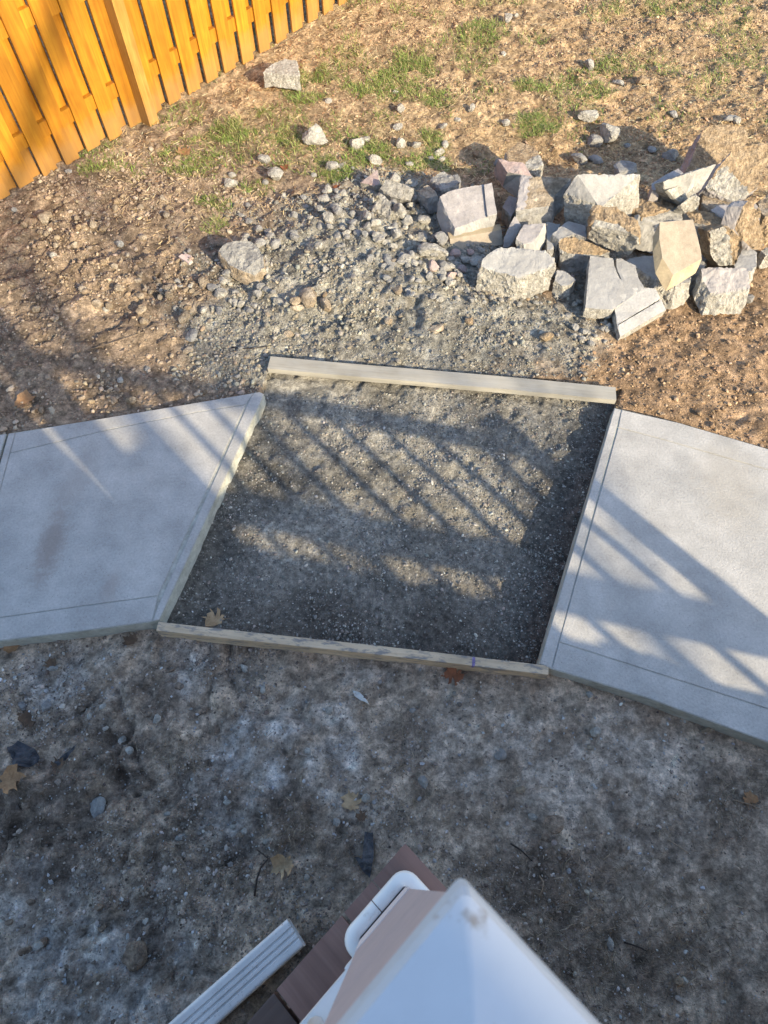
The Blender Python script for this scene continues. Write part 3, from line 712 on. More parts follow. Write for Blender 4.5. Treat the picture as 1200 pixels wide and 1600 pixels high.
far_b = lumber('form_board', G(423, 556.5, .004), G(962, 604.5, .012), .084, .034, M['pinegrey'], 'weathered greyish pine board lying flat along the far side of the gravel bed')
bm = bmesh.new(); box(bm, (0, 0, 0), (ex, ey, ez), (.006, .0185, .0007)); box(bm, (-.002, -.0192, -.012), (ex, ey, ez), (.005, .0007, .011))
ink = bm_obj('ink_mark', bm, [M['ink']], near_b)
ink.location = (near_b.matrix_world.inverted() @ Vector(G(740, 1035, -.002)));  ink.location.y = 0; ink.location.z = .0016

# ------------------------------------------------------------------ broken concrete
def in_px(poly, u, v):
    c = False; n = len(poly)
    for k in range(n):
        (x1, y1), (x2, y2) = poly[k], poly[(k+1) % n]
        if (y1 > v) != (y2 > v) and u < (x2-x1)*(v-y1)/(y2-y1)+x1: c = not c
    return c
def chunk(label, pts, ext, top, side, rt_=.003, rs=.011, cell=.018, patch=None, patch_m=None, flare=.0, group='broken concrete blocks in the pile', name='concrete_chunk', cat='concrete chunk', bottom=None):
    """a lump of broken slab: one face outlined corner by corner, the body extruded from it"""
    if group == 'broken concrete blocks in the pile': pts = [(u, v, z + .38*max(0, z-.10)) for u, v, z in pts]
    P3 = [Vector(G(u, v, z)) for u, v, z in pts]; E_ = Vector(ext); c0 = sum(P3, Vector())/len(P3)
    bm = bmesh.new(); sd = random.uniform(0, 90)
    t = [bm.verts.new(p) for p in P3]
    b = [bm.verts.new(c0 + (p-c0)*(1+flare) + E_*random.uniform(.88, 1.06)) for p in P3]
    n = len(t)
    f = bm.faces.new(t); f.material_index = 0
    f = bm.faces.new(b[::-1]); f.material_index = 1
    for k in range(n):
        f = bm.faces.new((t[k], b[k], b[(k+1) % n], t[(k+1) % n])); f.material_index = 1
    bmesh.ops.triangulate(bm, faces=bm.faces[:])
    bmesh.ops.recalc_face_normals(bm, faces=bm.faces)
    for _ in range(5):
        es = [e_ for e_ in bm.edges if e_.calc_length() > cell]
        if not es: break
        bmesh.ops.subdivide_edges(bm, edges=es, cuts=1); bmesh.ops.triangulate(bm, faces=[f for f in bm.faces if len(f.verts) > 3])
    bm.normal_update()
    for v in bm.verts:
        ms = {f.material_index for f in v.link_faces}
        q = v.co*22 + Vector((sd, 0, 0)); q2 = v.co*60 + Vector((0, sd, 0))
        if ms == {0}:
            v.co += v.normal*(mnoise.noise(q)*rt_ + mnoise.noise(q2)*rt_*.6)
        elif ms == {1}:
            v.co += v.normal*(mnoise.noise(q)*rs + abs(mnoise.noise(q2))*rs*.8) + mnoise.noise_vector(q2)*rs*.35
        else:
            v.co += mnoise.noise_vector(q2)*rs*.6 - v.normal*abs(mnoise.noise(q))*rs*.45
    if patch:
        for f in bm.faces:
            if f.material_index == 0:
                c = f.calc_center_median(); u, v = PX(c.x, c.y, c.z)
                if in_px(patch, u + 5*mnoise.noise(c*40), v + 5*mnoise.noise(c*40+Vector((9, 9, 9)))): f.material_index = 2
    me = bpy.data.meshes.new(name)
    lo = min(v.co.z for v in bm.verts); org = Vector((c0.x, c0.y, lo))
    bmesh.ops.translate(bm, verts=bm.verts, vec=-org); bm.normal_update(); bm.to_mesh(me); bm.free()
    o = link(name, me, [M[top], M[side], M[patch_m] if patch_m else M[side]]); o.location = org
    return props(o, label, cat, group)
def zz_(pts, z): return [(u, v, z) for u, v in pts]

exec_chunks = True
B = chunk
B('soil-crusted lump with a white broken front at the back of the pile', zz_([(791, 237), (811, 222), (831, 227), (841, 239), (845, 245), (849, 257), (838, 264), (816, 262), (796, 256), (790, 250)], .10), (0, -.01, -.13), 'soil', 'broken', .008, .012,
  patch=[(843, 240), (855, 258), (840, 268), (812, 264), (818, 255)], patch_m='broken')
B('bluish slab fragment with a pink end leaning left of the soil-faced block', [(785, 292, .10), (793, 269, .20), (813, 272.5, .20), (832, 276, .19), (808, 310, .08)], (-.055, .085, .03), 'smooth', 'pinkish', .003, .006)
B('large block with a tan soil-stained face and a grey tooled left edge', [(814, 273, .21), (829, 275, .21), (875, 276.5, .21), (893, 279, .21), (867, 305, .17), (863, 321, .16), (806, 329, .17)], (.02, -.03, -.15), 'dirty', 'grey', .006, .009,
  patch=[(812, 270), (829, 273), (821, 332), (802, 332)], patch_m='mauve')
B('biggest grey slab block with a smooth tilted top and bright right face', [(902, 272, .30), (999.5, 272, .30), (968, 300, .255), (941.7, 321, .22), (933.5, 319.5, .22), (903.5, 310.5, .22), (881.7, 301.5, .22)], (.045, -.045, -.19), 'smooth', 'broken', .003, .009)
B('layered brown soil-caked lump behind the tan paver', zz_([(985, 322), (1005, 308), (1022, 297), (1036, 305), (1052, 312), (1064, 322), (1030, 331), (1004, 336)], .17), (0, -.05, -.16), 'soil', 'soil', .016, .014)
B('blue-white block tucked under the layered brown lump', [(992, 336, .165), (1012, 331, .165), (1063, 322, .17), (1067, 341, .16), (1034, 348, .15)], (-.01, -.07, -.18), 'broken', 'smooth', .003, .006)
B('white rough-broken chunk with a brown soil crust along its top', [(930.5, 343.5, .235), (948, 347, .235), (965, 349.5, .235), (984.5, 364, .225), (997, 371, .22), (1000, 382.5, .18), (980, 402, .10), (968, 396, .10), (953, 390, .11), (936, 382, .12), (918.5, 373.5, .13), (924.5, 352, .22)], (0, .085, .035), 'broken', 'soil', .009, .012)
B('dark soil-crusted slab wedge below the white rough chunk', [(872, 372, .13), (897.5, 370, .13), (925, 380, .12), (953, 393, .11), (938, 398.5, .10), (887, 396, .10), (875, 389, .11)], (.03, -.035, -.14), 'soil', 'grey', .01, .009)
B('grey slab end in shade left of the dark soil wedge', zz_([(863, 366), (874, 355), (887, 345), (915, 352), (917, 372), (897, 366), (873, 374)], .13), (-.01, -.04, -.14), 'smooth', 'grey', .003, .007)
B('thin white slab leaning up with a raised band across it', [(1036, 284, .30), (1060, 275.5, .31), (1087.5, 266.5, .325), (1119, 256.5, .34), (1108, 275, .28), (1095, 296, .22), (1080, 309, .19), (1065, 321, .17), (1050, 308, .21), (1040, 298, .25)], (-.02, .05, -.05), 'smooth', 'broken', .003, .006)
B('pale band piece lying against the leaning white slab', [(1042, 297, .262), (1062, 290, .262), (1081, 285, .26), (1095, 296, .235), (1080, 309, .205), (1065, 320, .185)], (-.004, .012, -.02), 'broken', 'broken', .002, .003)
B('flat pinkish-grey slab piece behind the leaning white slab', zz_([(1018, 287), (1040, 273), (1060, 263), (1068, 271), (1038, 283), (1032, 297), (1019, 297)], .22), (0, -.01, -.08), 'mauve', 'mauve', .003, .005)
B('rearmost tan soil-crusted boulder with a pinkish left side', [(1096, 208, .20), (1108, 196, .215), (1135, 194, .22), (1160, 198, .22), (1169, 208, .205), (1168, 228, .175), (1145, 242, .15), (1120, 258, .12), (1095, 264, .10), (1071, 268, .09), (1080, 250, .12), (1088, 228, .16)], (-.03, .02, -.14), 'soil', 'pinkish', .010, .010)
B('largest tan boulder at the right edge with a pale broken lower end', [(1143, 237, .30), (1160, 230, .307), (1180, 225, .315), (1208, 223, .315), (1204, 252, .27), (1188, 273, .24), (1185, 293, .21), (1170, 303, .19), (1167, 309, .18), (1147, 316, .165), (1125, 306, .18), (1102, 293, .20), (1120, 264, .25)], (-.03, .06, -.17), 'soil', 'mauve', .012, .010,
  patch=[(1133, 258), (1150, 278), (1165, 290), (1172, 310), (1147, 322), (1095, 295)], patch_m='broken')
B('dark shaded block wedged under the largest tan boulder', zz_([(1098, 296), (1125, 308), (1148, 318), (1142, 326), (1107, 330), (1097, 318)], .16), (0, -.03, -.15), 'dirty', 'dirty', .006, .01)
B('small pale broken corner standing between the leaning slab and the tan crust', [(1062, 321, .22), (1075, 311, .24), (1087, 303, .25), (1094, 309, .24), (1091, 328, .17), (1070, 333, .17)], (.0, .05, -.08), 'broken', 'grey', .008, .009)
B('crumbly tan soil crust on a dark block right of the tan paver', zz_([(1070, 332), (1083, 327), (1108, 331), (1130, 335), (1142, 349), (1120, 355), (1085, 348)], .17), (0, -.06, -.15), 'soil', 'grey', .018, .009)
B('grey slab piece in shade behind the tall gold-tan slab', zz_([(1110, 328), (1123, 320), (1150, 319), (1147, 345), (1130, 341)], .18), (0, -.03, -.14), 'mauve', 'grey', .003, .007)
B('tall gold-tan crusted slab with a smooth grey left edge', [(1161, 322, .27), (1170, 313, .28), (1180, 317, .27), (1190, 330, .25), (1187, 345, .22), (1190, 365, .18), (1194, 385, .14), (1185, 390, .13), (1176, 390, .13), (1160, 375, .16), (1147.5, 358, .19)], (-.07, .03, -.03), 'soil', 'mauve', .010, .005)
B('grey-green rough lump at the right edge behind the gold-tan slab', zz_([(1184, 316), (1196, 306), (1214, 300), (1214, 340), (1195, 338), (1187, 330)], .20), (0, -.03, -.16), 'dirty', 'soil', .01, .012)
B('grey and tan rough block standing right of the tan paver', [(1108.5, 362.5, .24), (1120, 358, .25), (1131, 353.5, .26), (1145, 360, .25), (1159.5, 374, .22), (1160, 393, .18), (1148, 413, .12), (1135, 415, .11), (1123.5, 416.5, .11), (1110, 398.5, .15)], (-.015, .09, -.05), 'broken', 'soil', .013, .012,
  patch=[(1131, 350), (1165, 368), (1165, 395), (1147, 416), (1143, 400), (1140, 378)], patch_m='soil')
B('white slab lying under the grey and tan rough block', zz_([(1140, 400), (1152, 388), (1166, 378), (1183, 395), (1182, 414), (1174, 424), (1150, 420)], .10), (.0, -.05, -.12), 'smooth', 'broken', .003, .009)
B('front-right grey block with a smooth top and crumbling white front', [(1096, 418, .135), (1120, 418, .135), (1145, 418, .135), (1170, 418, .135), (1171, 434, .12), (1172, 451, .10), (1150, 455, .09), (1128, 459, .085), (1110, 458, .085), (1103, 446, .10), (1097, 434, .12)], (-.01, -.05, -.12), 'mauve', 'broken', .006, .012)
B('tan tapered paver with a smooth flat face, centre of the right pile', [(1031, 347, .27), (1057, 345, .27), (1083, 343, .27), (1089, 367, .24), (1095, 391, .205), (1096.5, 404.5, .185), (1074, 417, .165), (1051.5, 430, .15), (1035, 403, .19), (1030, 372, .235)], (-.018, -.038, -.075), 'beige', 'beigeedge', .0015, .002, cell=.03, name='paver', cat='paver', flare=.02)
B('grey slab in shade lying under the tan paver', zz_([(978, 405), (1000, 400), (1025, 397), (1075, 400), (1106, 392), (1101, 417), (1084, 420), (1078, 441), (1056, 446), (1040, 440), (1025, 438), (1000, 422)], .095), (0, -.06, -.12), 'smooth', 'broken', .003, .013)
B('grey sidewalk slab piece with a crack running down its face', [(922, 400, .13), (940, 402, .13), (958, 403.5, .13), (960.6, 418, .12), (966, 430, .112), (971.5, 438, .108), (968.6, 430, .112), (963, 417, .12), (963, 404, .13), (971, 404, .13), (993, 414.7, .125), (998, 434.7, .11), (1007, 450, .10), (957, 484, .065), (936, 483, .065), (914.7, 481, .065)], (0, -.004, -.065), 'smooth', 'broken', .002, .005)
B('palest slab piece with a tooled border line, lowest at the front of the pile', [(957, 462.7, .085), (974.7, 448, .10), (1000, 449, .10), (1024, 450.7, .10), (1032, 465, .085), (1030, 467.5, .083), (998, 487, .062), (966.5, 506, .038), (966.5, 507.6, .037), (998, 489, .06), (1033.5, 468, .083), (1040.7, 484, .068), (1005, 505, .04), (969, 526.5, .012), (965, 512, .03), (961, 487, .055)], (0, .012, -.06), 'slab', 'broken', .0015, .004)
B('mauve-grey slab block with tooled edges, leftmost of the big blocks', [(687, 306.5, .17), (707, 296.5, .185), (730, 292, .185), (755.7, 288, .19), (768.5, 285.5, .19), (772, 309, .165), (776.7, 333, .14), (757, 340, .13), (735, 348, .125), (711, 357, .115), (698, 335, .135)], (-.012, -.03, -.12), 'mauve', 'smooth', .003, .006)
B('raised tooled strip along the right edge of the mauve-grey slab block', [(756.5, 288.5, .196), (768.5, 286, .196), (772, 309, .171), (776.5, 333, .146), (762, 338, .139), (758.5, 312, .168)], (0, 0, -.008), 'mauve', 'smooth', .001, .002)
B('beige board-like paver lying flat below the mauve-grey block', [(703, 373.5, .075), (724, 369.5, .08), (744, 366, .08), (764, 362.5, .08), (784, 359, .08), (786, 382, .025), (764, 386, .02), (745, 391, .015), (726, 394.5, .015), (705.5, 398, .015)], (-.01, .055, .0), 'beige', 'beigeedge', .001, .002, cell=.04, name='paver', cat='paver')
B('small pointed grey shard between the beige paver and the soil-faced block', [(786, 386, .05), (788, 371, .09), (796, 352, .13), (804.7, 337, .15), (815, 352, .13), (803, 376, .08), (795, 386, .05)], (.01, .03, -.07), 'mauve', 'grey', .004, .007)
B('squarish grey block with a lit right side behind the white boulder', [(806, 373, .145), (812, 361, .15), (818.7, 351, .155), (836, 349.5, .155), (852.5, 348.5, .155), (843, 364, .145), (833, 379, .135), (818, 381, .135)], (.025, -.03, -.11), 'mauve', 'smooth', .003, .006)
B('narrow grey slab end in shade right of the squarish block', zz_([(853.7, 347), (876, 350), (864, 389), (855, 390)], .10), (0, -.02, -.1), 'smooth', 'grey', .003, .006)
B('big white boulder-like block with a flat top at the front of the pile', [(755.7, 403, .16), (766, 394, .17), (776.7, 387.5, .175), (800, 387, .175), (830, 389, .175), (851, 391.7, .175), (866.5, 403, .16), (866.5, 414, .15), (840, 424, .14), (811.7, 434, .13), (780, 426, .135), (751, 416.5, .145)], (-.01, -.02, -.17), 'smooth', 'broken', .004, .013, flare=.03)
B('small grey cube of concrete right of the big white boulder', [(871, 421.5, .07), (885, 424.5, .07), (900, 436, .065), (893, 444, .06), (880, 447, .055), (866, 439, .06)], (.0, -.015, -.08), 'smooth', 'broken', .004, .007)
B('shaded grey shard left of the soil-faced block', zz_([(785, 324), (795, 305), (808, 309), (805, 328), (799, 339)], .10), (.01, .0, -.1), 'mauve', 'grey', .004, .008)
B('white concrete fragment at the right edge by the gold-tan slab', zz_([(1189, 392), (1197, 386), (1210, 382), (1210, 398), (1196, 399)], .06), (0, -.01, -.08), 'broken', 'broken', .006, .01)
B('white slab wedge lying alone on the lawn near the fence', [(411, 112, .075), (425, 100, .08), (445, 91.5, .085), (464, 95, .08), (468, 117, .07), (445, 115.5, .07), (425, 114, .07)], (0, -.02, -.095), 'broken', 'broken', .003, .008, group='stray concrete pieces on the lawn')
HG = 'larger pieces in the rubble heap'
B('pinkish wedge at the top of the rubble heap beside the grass', [(562.5, 285, .05), (576, 275, .075), (590, 264.5, .10), (593, 287, .06), (586, 290.5, .055)], (.01, .02, -.08), 'pinkish', 'broken', .003, .006, group=HG)
B('pale brick-shaped block on top of the rubble heap', [(594, 295, .085), (604, 279.5, .13), (625, 286, .13), (647.5, 294, .125), (642, 313, .07), (625, 311, .07), (610, 307, .07)], (-.01, .04, -.06), 'broken', 'grey', .006, .01, group=HG)
B('upright tapered lump below the brick-shaped block in the heap', [(581, 328, .09), (590, 315, .13), (600, 304.5, .16), (612, 317, .15), (610, 340, .09), (603, 350, .05), (592, 341, .06)], (-.03, .03, -.06), 'broken', 'grey', .008, .011, group=HG)
B('half-lit lump with a tan top left of the mauve-grey block', zz_([(652.5, 300), (667, 288), (679, 297), (684, 306), (667, 310)], .10), (.02, -.02, -.09), 'dirty', 'grey', .006, .01, group=HG)
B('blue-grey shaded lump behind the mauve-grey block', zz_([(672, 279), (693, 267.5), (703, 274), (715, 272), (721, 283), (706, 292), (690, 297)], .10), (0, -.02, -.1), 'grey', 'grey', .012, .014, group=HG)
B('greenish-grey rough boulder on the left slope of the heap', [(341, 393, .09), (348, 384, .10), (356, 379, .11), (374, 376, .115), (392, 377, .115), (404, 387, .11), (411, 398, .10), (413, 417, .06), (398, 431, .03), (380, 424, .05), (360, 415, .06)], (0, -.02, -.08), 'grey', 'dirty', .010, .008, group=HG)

# ------------------------------------------------------------------ single stones
def rock_dirs(sub):
    bm = bmesh.new(); bmesh.ops.create_icosphere(bm, subdivisions=sub, radius=1)
    V = np.array([v.co[:] for v in bm.verts]); T = np.array([[v.index for v in f.verts] for f in bm.faces]); bm.free(); return V, T
ICO1, ICO2, ICO3 = rock_dirs(1), rock_dirs(2), rock_dirs(3)
def facet(V, r, k=9, lo=.52):
    n = r.normal(size=(k, 3)); n /= np.linalg.norm(n, axis=1)[:, None]; d = r.uniform(lo, 1.0, k)
    q = V@n.T; q = np.where(q > 1e-3, d[None, :]/np.maximum(q, 1e-3), 9)
    return V*np.minimum(q.min(1), 1.08)[:, None]
ROCKM = {'w': ('broken', (.46, .44, .40)), 'g': ('grey', (.30, .30, .29)), 't': ('soil', (.32, .24, .16)), 'p': ('pinkish', (.3, .25, .24)), 'd': ('dirty', (.2, .17, .13)), 'c': ('clod', (.2, .15, .11))}
rock_r = np.random.default_rng(21)
def rock(u, v, wpx, hpx, kind, label, group, name='stone', cat='stone', sub=2, sink=.22, z=None):
    p = spot(u, v + hpx*.35); k = ppm(u, v)
    sx = wpx/k/2*1.08; view = .78 if v < 700 else .92
    sy = max(hpx/k/2/view*.85, sx*.45); sz = min(sx, sy)*rock_r.uniform(.65, .95)
    V, T = (ICO3 if wpx > 17 else ICO2)
    P_ = facet(V, rock_r, 8 if wpx > 14 else 6, .42)
    amp = .075
    P_ = P_ + np.array([mnoise.noise_vector(Vector(q)*3.1 + Vector((u, v, 0)))[:] for q in P_])*amp + np.array([mnoise.noise_vector(Vector(q)*8 + Vector((u, v, 3)))[:] for q in P_])*amp*.6
    a = rock_r.uniform(-.5, .5); ca, sa = math.cos(a), math.sin(a)
    P_ = P_*np.array([sx, sy, sz])
    P_ = np.stack([P_[:, 0]*ca-P_[:, 1]*sa, P_[:, 0]*sa+P_[:, 1]*ca, P_[:, 2] - P_[:, 2].min()], 1)
    me = mesh_np(name, P_, T)
    o = link(name, me, [M[ROCKM[kind][0]]]); h = P_[:, 2].max()
    o.location = (p.x, p.y, (p.z if z is None else z) - h*sink)
    return props(o, label, cat, group)
LG = 'pale stones scattered over the lawn'; BG = 'stones behind the concrete pile'; NG = 'loose stones on the dirt by the deck'; EG = 'stones at the top edge of the rubble heap'
for r_ in [
 (493, 208, 44, 32, 'w', 'largest rounded white stone lying alone on the lawn', LG), (555, 219, 25, 26, 'w', 'upright grey-white stone right of the largest lawn stone', LG), (572, 216, 14, 10, 'w', 'small white chip touching the upright lawn stone', LG),
 (413, 248, 18, 17, 'w', 'pale stone on bare soil left of the rubble heap', LG), (431, 270, 24, 24, 'w', 'lumpy pale stone with a russet leaf scrap beside it', LG), (364, 270, 14, 12, 'w', 'upper one of two pale stones stacked close on the bare soil', LG), (359, 284, 24, 15, 'w', 'lower one of two pale stones stacked close on the bare soil', LG),
 (415, 282, 10, 10, 'g', 'tiny grey stone below the pale soil stones', LG), (519, 260, 19, 17, 'w', 'round pale stone left of a pair by the green tuft above the heap', LG), (535, 255, 13, 16, 'w', 'upright pale stone right of a pair by the green tuft above the heap', LG),
 (588, 248, 22, 19, 'w', 'white stone in the grass above the pinkish wedge', LG), (463, 300, 20, 18, 't', 'tan blocky stone at the top left of the rubble heap', EG), (514, 292, 13, 15, 'w', 'small white stone beside the russet leaf scrap at the heap top', EG), (508, 309, 22, 13, 'w', 'flat white stone at the top of the gravel slope', EG),
 (443, 304, 13, 11, 'w', 'small pale stone left of the tan blocky stone', EG), (628, 169, 15, 14, 'w', 'white stone between two grass patches above the heap', LG), (622, 196, 17, 15, 'w', 'grey-white stone on tan soil below the grass', LG), (628, 222, 17, 17, 'w', 'white stone right of the dense green patch', LG),
 (651, 225, 13, 15, 'w', 'narrow white stone next to the right-hand grass strip', LG), (692, 196, 15, 11, 'w', 'small white stone above the narrow grass strip', LG), (695, 223, 10, 15, 'w', 'pointed white stone at the end of the narrow grass strip', LG), (684, 237, 20, 13, 'w', 'largest stone of a white cluster above the mauve-grey block', LG),
 (674, 246, 12, 10, 'w', 'left chip of the white cluster above the mauve-grey block', LG), (689, 248, 13, 9, 'w', 'lower chip of the white cluster above the mauve-grey block', LG), (738, 167, 13, 14, 'w', 'white stone on tan soil with a dark chip behind it', LG), (715, 186, 11, 9, 'w', 'small white stone left of the tan soil clearing', LG),
 (514, 156, 12, 10, 'w', 'small bluish-white stone in the middle of the lawn', LG), (618, 144, 10, 9, 'w', 'little cream stone below the big grass patch', LG), (747, 240, 16, 15, 't', 'orange-tan stone above the mauve-grey block', BG), (492, 273, 11, 9, 'g', 'small blue-grey stone in the straw left of the paired stones', LG),
 (793, 28, 19, 14, 'w', 'white stone near the top edge of the lawn', LG), (807, 23, 7, 7, 'w', 'tiny white chip beside the topmost lawn stone', LG), (921, 101, 21, 17, 'w', 'bright white stone left of the small grass tuft', LG), (967, 128, 20, 11, 'w', 'flat white stone on the tan soil top right', LG), (1002, 124, 18, 17, 't', 'tan stone right of the flat white stone', LG),
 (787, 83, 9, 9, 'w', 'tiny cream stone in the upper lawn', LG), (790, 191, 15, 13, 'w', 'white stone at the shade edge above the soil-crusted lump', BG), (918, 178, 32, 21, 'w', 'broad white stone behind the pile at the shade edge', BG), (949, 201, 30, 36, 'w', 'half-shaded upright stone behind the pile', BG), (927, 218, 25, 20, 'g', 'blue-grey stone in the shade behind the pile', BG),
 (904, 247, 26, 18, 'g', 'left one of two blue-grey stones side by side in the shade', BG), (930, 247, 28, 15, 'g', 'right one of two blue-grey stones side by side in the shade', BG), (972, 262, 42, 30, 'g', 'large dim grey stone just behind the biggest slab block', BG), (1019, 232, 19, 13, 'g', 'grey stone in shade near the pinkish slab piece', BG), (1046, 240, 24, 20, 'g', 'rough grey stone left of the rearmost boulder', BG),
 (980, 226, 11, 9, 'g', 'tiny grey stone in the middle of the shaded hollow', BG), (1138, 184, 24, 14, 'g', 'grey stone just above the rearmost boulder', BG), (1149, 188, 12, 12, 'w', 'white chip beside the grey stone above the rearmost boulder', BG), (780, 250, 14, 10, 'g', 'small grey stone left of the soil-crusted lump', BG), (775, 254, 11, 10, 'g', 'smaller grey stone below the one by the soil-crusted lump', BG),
 (1052, 176, 16, 12, 'g', 'small grey stone on the tan soil above the hollow', BG), (640, 254, 13, 9, 'w', 'white chip at the shade edge below the grass', LG), (616, 273, 20, 22, 'w', 'tan-white lump standing behind the brick-shaped block', HG), (643, 283, 20, 13, 'w', 'pale lump behind the right end of the brick-shaped block', HG),
 (648, 308, 16, 14, 'w', 'pale lump right of the brick-shaped block', HG), (641, 320, 16, 13, 'w', 'rounded pale lump under the brick-shaped block', HG), (624, 328, 26, 26, 'w', 'large crumbly lump in the middle of the heap', HG), (637, 341, 17, 21, 'w', 'egg-shaped pale lump lower in the heap', HG), (663, 340, 18, 20, 'w', 'pointed pale lump near the mauve-grey block', HG),
 (573, 333, 16, 24, 'w', 'knobbly upright pale lump at the left of the heap', HG), (585, 347, 20, 13, 'w', 'pair-like pale lump below the upright tapered one', HG), (617, 365, 20, 20, 'w', 'bright lump at the foot of the crumbly lumps', HG), (609, 355, 12, 10, 'w', 'small bright lump above the foot of the heap', HG), (593, 368, 16, 22, 'w', 'curved pale lump at the foot of the heap', HG),
 (690, 372, 30, 22, 'g', 'shaded lump next to the left end of the beige paver', HG), (678, 386, 44, 28, 'w', 'low broad mound of caked gravel left of the beige paver', HG), (660, 368, 22, 16, 'w', 'flat pale lump above the caked gravel mound', HG), (630, 402, 22, 20, 'w', 'lit lump below the caked gravel mound', HG), (648, 407, 13, 18, 'w', 'upright lit lump right below the caked gravel mound', HG),
 (608, 400, 14, 26, 'g', 'tall grey lump standing in the middle of the gravel slope', HG), (485, 457, 30, 34, 'd', 'elongated brown stone on the lower gravel slope', HG), (461, 467, 16, 15, 'd', 'round brown stone beside the elongated one', HG), (438, 468, 20, 15, 'w', 'pale lump left of the round brown stone', HG), (463, 480, 24, 11, 'd', 'flat tan lump below the round brown stone', HG),
 (508, 472, 18, 22, 'd', 'tan lump right of the elongated brown stone', HG), (509, 456, 10, 15, 't', 'small russet stone above the tan lump', HG), (320, 437, 19, 19, 'd', 'rounded stone below the greenish-grey boulder', HG), (289, 491, 19, 18, 'd', 'rounded brownish stone at the far left of the gravel', HG), (300, 520, 18, 28, 'g', 'upright blue-grey lump at the left foot of the gravel', HG), (294, 543, 16, 14, 'd', 'tan stone at the lowest left corner of the gravel', HG),
 (346, 455, 18, 18, 'w', 'white lump under the greenish-grey boulder', HG), (350, 436, 22, 12, 'w', 'flat white lump left below the greenish-grey boulder', HG), (375, 437, 15, 9, 'w', 'white chip at the foot of the greenish-grey boulder', HG), (368, 470, 10, 17, 'w', 'slim white shard on the shaded gravel', HG), (451, 519, 15, 14, 'd', 'stone on the bright gravel above the flat board', HG), (431, 376, 16, 20, 'g', 'shaded grey lump right of the greenish-grey boulder', HG),
 (683, 511, 30, 16, 'd', 'flat tan stone half buried in the gravel above the board', HG), (734, 499, 15, 11, 't', 'small ochre stone in the gravel', HG), (853, 526, 22, 15, 't', 'ochre stone on the gravel at the right', HG), (607, 498, 13, 14, 'd', 'brownish stone on the smooth gravel', HG), (620, 451, 20, 14, 'd', 'rounded stone in the shaded gravel', HG), (737, 511, 13, 8, 'w', 'white chip in the gravel above the board', HG),
 (383, 1039, 20, 15, 'w', 'bluish-white stone on the dirt below the near board', NG), (411, 1070, 11, 18, 'w', 'narrow white stone below the bluish-white one', NG), (928, 1138, 20, 17, 'w', 'rounded pale stone on the dirt below the right slab', NG), (663, 1214, 20, 22, 'g', 'blue-grey stone alone in the middle of the near dirt', NG), (812, 1229, 18, 17, 'd', 'brownish-grey stone right of the blue-grey one', NG),
 (156, 1251, 27, 38, 'g', 'flat oval grey stone lying on the dark dirt at left', NG), (245, 1118, 13, 17, 'w', 'upright white pebble on the left dirt', NG), (192, 1151, 14, 14, 'w', 'round bluish pebble left of the dry grass clump', NG), (203, 1169, 13, 14, 'w', 'angular pebble below the round bluish one', NG), (515, 1104, 12, 17, 'w', 'white pointed pebble near the middle of the dirt', NG),
 (482, 1170, 16, 13, 'w', 'white flat pebble below the pointed one', NG), (865, 1279, 34, 28, 'c', 'brown dirt clod right of centre on the near dirt', NG), (832, 1272, 14, 12, 'w', 'pale pebble left of the brown clod', NG), (60, 1471, 18, 16, 'w', 'bluish pebble on the dirt at the lower left', NG), (212, 1474, 38, 46, 'c', 'big brown dirt clod at the lower left', NG),
 (283, 1302, 18, 15, 'w', 'white pebble on the ashy dirt at left centre', NG), (525, 1280, 13, 14, 'g', 'round grey pebble near the downspout leaf', NG), (572, 1243, 13, 16, 'w', 'pale pebble right of the pale oak leaf', NG), (38, 1098, 20, 16, 'g', 'greenish-grey pebble at the left edge', NG), (75, 1099, 19, 18, 'g', 'grey stone below the left slab', NG),
 (1060, 1528, 17, 18, 'd', 'brownish stone at the lower right', NG), (1130, 1564, 9, 8, 'w', 'tiny pale pebble at the lower right', NG), (953, 1467, 10, 22, 'w', 'white sliver at the right of the post cap', NG), (923, 1165, 11, 9, 'd', 'tiny tan pebble below the right slab', NG), (160, 1100, 13, 11, 'w', 'little white pebble below the left slab corner', NG), (140, 1115, 10, 11, 'w', 'small white pebble on the left dirt', NG),
 (166, 1135, 10, 11, 'w', 'small bluish pebble above the round one', NG), (355, 1250, 12, 10, 'w', 'white pebble on ashy soil', NG), (381, 1295, 10, 12, 'w', 'white pebble left of the wire twig', NG), (415, 1310, 9, 12, 'w', 'pebble above the curved twig', NG), (393, 1350, 8, 10, 'g', 'grey pebble beside the curved twig', NG), (262, 1268, 10, 11, 'w', 'tiny white pebble in the dark furrow', NG),
 (40, 1480, 18, 14, 'c', 'brown clod by the bluish pebble at lower left', NG), (338, 1132, 14, 22, 'c', 'dark oval clod near the ash patch', NG), (85, 1040, 16, 12, 'g', 'grey chip at the foot of the left slab', NG), (645, 1108, 12, 9, 'g', 'grey pebble under the near board', NG), (780, 1172, 20, 20, 'g', 'flat blue-grey stone bedded in the dirt', NG),
 (1105, 1135, 22, 15, 'd', 'clod under the edge of the right slab', NG), (920, 1082, 12, 11, 'g', 'grey pebble at the near edge of the right slab', NG), (95, 600, 0, 0, 'w', '', NG)]:
    if r_[2] > 0: rock(*r_)
rock(190, 590, 12, 12, 'w', 'white stone on shaded soil left of the left slab', 'stones on the left soil'); rock(70, 336, 24, 22, 'd', 'rounded brown clod below the fence', 'stones on the left soil')
rock(152, 472, 14, 15, 'd', 'brown rounded stone in the middle of the left soil', 'stones on the left soil'); rock(85, 396, 12, 10, 'w', 'pale stone on the sunlit left soil', 'stones on the left soil'); rock(163, 409, 14, 11, 't', 'tan stone on the left soil', 'stones on the left soil')
